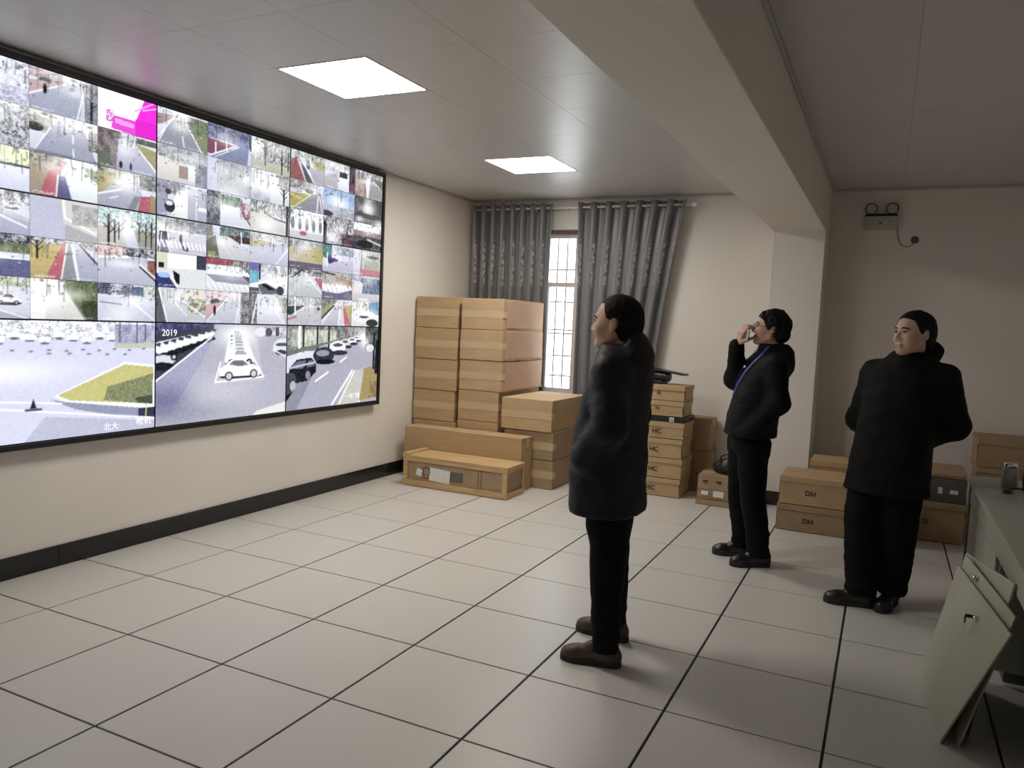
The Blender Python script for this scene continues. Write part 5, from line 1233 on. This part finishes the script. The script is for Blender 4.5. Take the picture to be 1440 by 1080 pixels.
person('man in a long navy padded coat and brown walking shoes, facing the screens', (3.19, 1.62, 0), PI, dict(
    head=(.016, 0, 1.556), hrot=(-.02, .05), hs=1.055, jaw=1.10, skin=m_skin1, neck=(-.03, 0, 1.42), neckz=1.45, hair=(.007, LINE_SHORT, 0),
    torso=[(.66, .010, 0, .165, .238), (.85, .016, 0, .166, .234), (1.05, .014, 0, .158, .228), (1.22, -.006, 0, .142, .220), (1.33, -.024, 0, .126, .205), (1.40, -.025, 0, .115, .170), (1.455, -.012, 0, .085, .105)],
    arms=[((-.030, .190, 1.340), (-.065, .248, 1.10), (.060, .215, .955)), ((-.035, -.190, 1.345), (-.02, -.235, 1.10), (.085, -.205, .955))],
    sleeves=[[.080, .070, .058], [.080, .070, .058]], hood=[((-.085, 0, 1.455), (.050, .105, .070)), ((-.108, 0, 1.40), (.055, .12, .080))],
    collar=[(1.38, .0, 0, .10, .105), (1.452, -.005, 0, .088, .090)], hem=.685, seed=1.0, coat=m_navy, hip=(-.005, 0),
    legs=[((-.01, .085, .80), (-.045, .12, .48), (-.062, .150, .08)), ((.01, -.085, .80), (.01, -.12, .48), (-.005, -.165, .08))],
    trs=[[.112, .082, .064, .060], [.108, .078, .062, .058]],
    feet=[((.0, .152, 0), .16), ((.058, -.170, 0), -.12)], shoe=m_shoe_brown, wr=.009,
    extra=[]))

ang2 = math.radians(200)
m2 = person('man in black holding a phone to his mouth, wearing glasses and a blue lanyard', (3.53, 3.50, 0), ang2, dict(
    head=(-.080, 0, 1.570), hrot=(-.22, .17), hs=1.0, skin=m_skin2, neck=(-.11, 0, 1.43), neckz=1.44, hair=(.014, LINE_FULL, .014), glasses=True,
    torso=[(.84, .012, 0, .165, .205), (.98, .0, 0, .160, .205), (1.12, -.025, 0, .152, .205), (1.26, -.065, 0, .142, .205), (1.35, -.09, 0, .120, .185), (1.41, -.10, 0, .100, .14), (1.455, -.105, 0, .075, .085)],
    arms=[((-.09, .19, 1.345), (-.11, .235, 1.10), (.04, .185, .90)), ((-.07, -.185, 1.345), (.095, -.180, 1.215), (.122, -.065, 1.445))],
    sleeves=[[.070, .062, .052], [.072, .066, .050]], hood=[((-.185, 0, 1.385), (.058, .115, .085)), ((-.20, 0, 1.32), (.04, .085, .06))],
    collar=[(1.39, -.095, 0, .088, .092), (1.475, -.09, 0, .074, .076)], hem=.86, seed=4.0, coat=m_blackcloth, hip=(.01, 0),
    legs=[((.0, .085, .82), (-.015, .10, .48), (-.085, .100, .08)), ((.015, -.085, .82), (.035, -.10, .48), (-.02, -.115, .08))],
    trs=[[.108, .084, .072, .070], [.106, .080, .070, .068]],
    feet=[((-.03, .108, 0), .15), ((.045, -.118, 0), -.1)], shoe=m_shoe_black, laces=False, shoeL=.95, neckcut=.055,
    hands=[((.116, -.060, 1.452), (-.22, .22, 1.0), (1.0, .30, .22), (.85, .85, .85, .85), (-.4, 1, .2), 1.08)],
    extra=[]))
# lanyard ribbon, badge clip
bm = bmesh.new()
def ribbon(bm, pts, wd, th, nrm):
    prev = None
    for i, p in enumerate(pts):
        p = Vector(p); t = (Vector(pts[min(i + 1, len(pts) - 1)]) - Vector(pts[max(i - 1, 0)])).normalized(); n = Vector(nrm).normalized(); s = t.cross(n).normalized()
        v = [bm.verts.new(p + s * wd + n * th), bm.verts.new(p - s * wd + n * th), bm.verts.new(p - s * wd - n * th), bm.verts.new(p + s * wd - n * th)]
        if prev:
            for k in range(4): bm.faces.new((prev[k], prev[(k + 1) % 4], v[(k + 1) % 4], v[k]))
        else: bm.faces.new(v)
        prev = v
    bm.faces.new(prev[::-1])
ribbon(bm, [(-.055, .088, 1.455), (-.02, .098, 1.41), (.035, .085, 1.345), (.080, .060, 1.28), (.115, .035, 1.20), (.138, .012, 1.11)], .008, .0015, (1, .55, .3))
ribbon(bm, [(-.03, -.088, 1.455), (-.005, -.10, 1.41), (.035, -.085, 1.345), (.080, -.055, 1.28), (.115, -.02, 1.20), (.138, .004, 1.11)], .008, .0015, (1, -.3, .3))
link('lanyard', bm_mesh(bm), m_lanyard, m2)
link('jacket_badge', lathe_mesh([(0, 0), (.009, 0), (.008, .003), (0, .004)], 12), m_paper, m2, (.088, .088, 1.315), (0, 1.2, .6))
# the phone in his hand
ca, sa = math.cos(ang2), math.sin(ang2)
def w2(p): return (3.53 + ca * p[0] - sa * p[1], 3.50 + sa * p[0] + ca * p[1], p[2])
ph = thing('mobile_phone', 'pale slim phone held in front of the mouth by the man with glasses', 'phone', w2((.070, -.012, 1.520)), ang2 - .02)
R_ = Matrix.Rotation(-.12, 3, 'Y')
link('phone_case', box_mesh((-.004, -.055, -.037), (.0045, .075, .037), .003, 2, R_, (0, 0, 0)), mat('silver_phone', (.55, .54, .52), .35, .3, var=.03), ph)
link('phone_glass', box_mesh((-.0058, -.052, -.034), (-.0042, .072, .034), .0005, 1, R_, (0, 0, 0)), m_glass_black, ph)

person('man in a black coat with hands behind his back, standing by the desk', (4.36, 3.10, 0), math.radians(249), dict(
    head=(.02, .085, 1.573), hrot=(-.52, .05), hs=1.04, jaw=1.04, skin=m_skin3, neck=(-.03, .06, 1.43), neckz=1.45, hair=(.007, LINE_MID, 0),
    torso=[(.66, .01, 0, .178, .222), (.85, .012, .01, .175, .212), (1.05, .01, .03, .165, .205), (1.22, .0, .05, .158, .215), (1.33, -.015, .06, .140, .205), (1.40, -.025, .062, .110, .165), (1.455, -.022, .064, .085, .105)],
    arms=[((-.03, .25, 1.34), (-.10, .298, 1.075), (-.20, .10, .95)), ((-.03, -.13, 1.34), (-.10, -.225, 1.05), (-.20, -.02, .94))],
    sleeves=[[.078, .070, .058], [.078, .070, .058]], hood=[((-.105, .075, 1.47), (.062, .13, .085)), ((-.15, .07, 1.38), (.05, .11, .08))],
    collar=[(1.40, -.01, .062, .098, .105), (1.475, -.006, .066, .085, .09)], hem=.66, seed=7.0, coat=m_blackcloth, hip=(-.005, 0),
    legs=[((-.0, .09, .80), (.0, .09, .48), (-.045, .062, .08)), ((.01, -.09, .80), (.06, -.095, .48), (.115, -.055, .08))],
    trs=[[.115, .102, .085, .072], [.115, .105, .092, .082]],
    feet=[((.02, .062, 0), .10), ((.157, -.090, 0), -1.05)], shoe=m_shoe_black, laces=False, wr=.010,
    hands=[((-.205, .09, .95), (-.1, -1, -.1), (-1, .1, 0), (.5, .5, .5, .5), (0, 0, 1), .95), ((-.205, -.02, .93), (-.1, 1, -.1), (-1, .1, 0), (.6, .6, .6, .6), (0, 0, 1), .95)],
    extra=[]))

# black bag on the two-label carton
S = SDF((-.16, -.16, -.01), (.16, .16, .22), .007)
S.ell((0, 0, .06), (.12, .11, .075), .03); S.ell((.05, 0, .11), (.06, .08, .04), .03); S.cone((-.09, -.02, .05), (.09, .03, .06), .05, .055, .03)
S.wrinkle(.02, 14, 14, 14, 2.0); S.cutz(.0)
V, Q = S.mesh(1)
t = thing('equipment_bag', 'small black bag with a shiny strip on the two-label carton', 'bag', (3.10, 5.24, .2675))
link('bag_body', np_mesh(V, Q), m_blackplastic, t)
link('shiny_strip', box_mesh((-.005, -.095, .128), (.075, -.085, .136), .002), m_chrome, t)
link('strap', tube_mesh([(-.07, -.03, .11), (-.06, -.03, .155), (-.02, -.03, .175), (.03, -.03, .165), (.05, -.03, .13)], .006, 8), m_blackplastic, t)
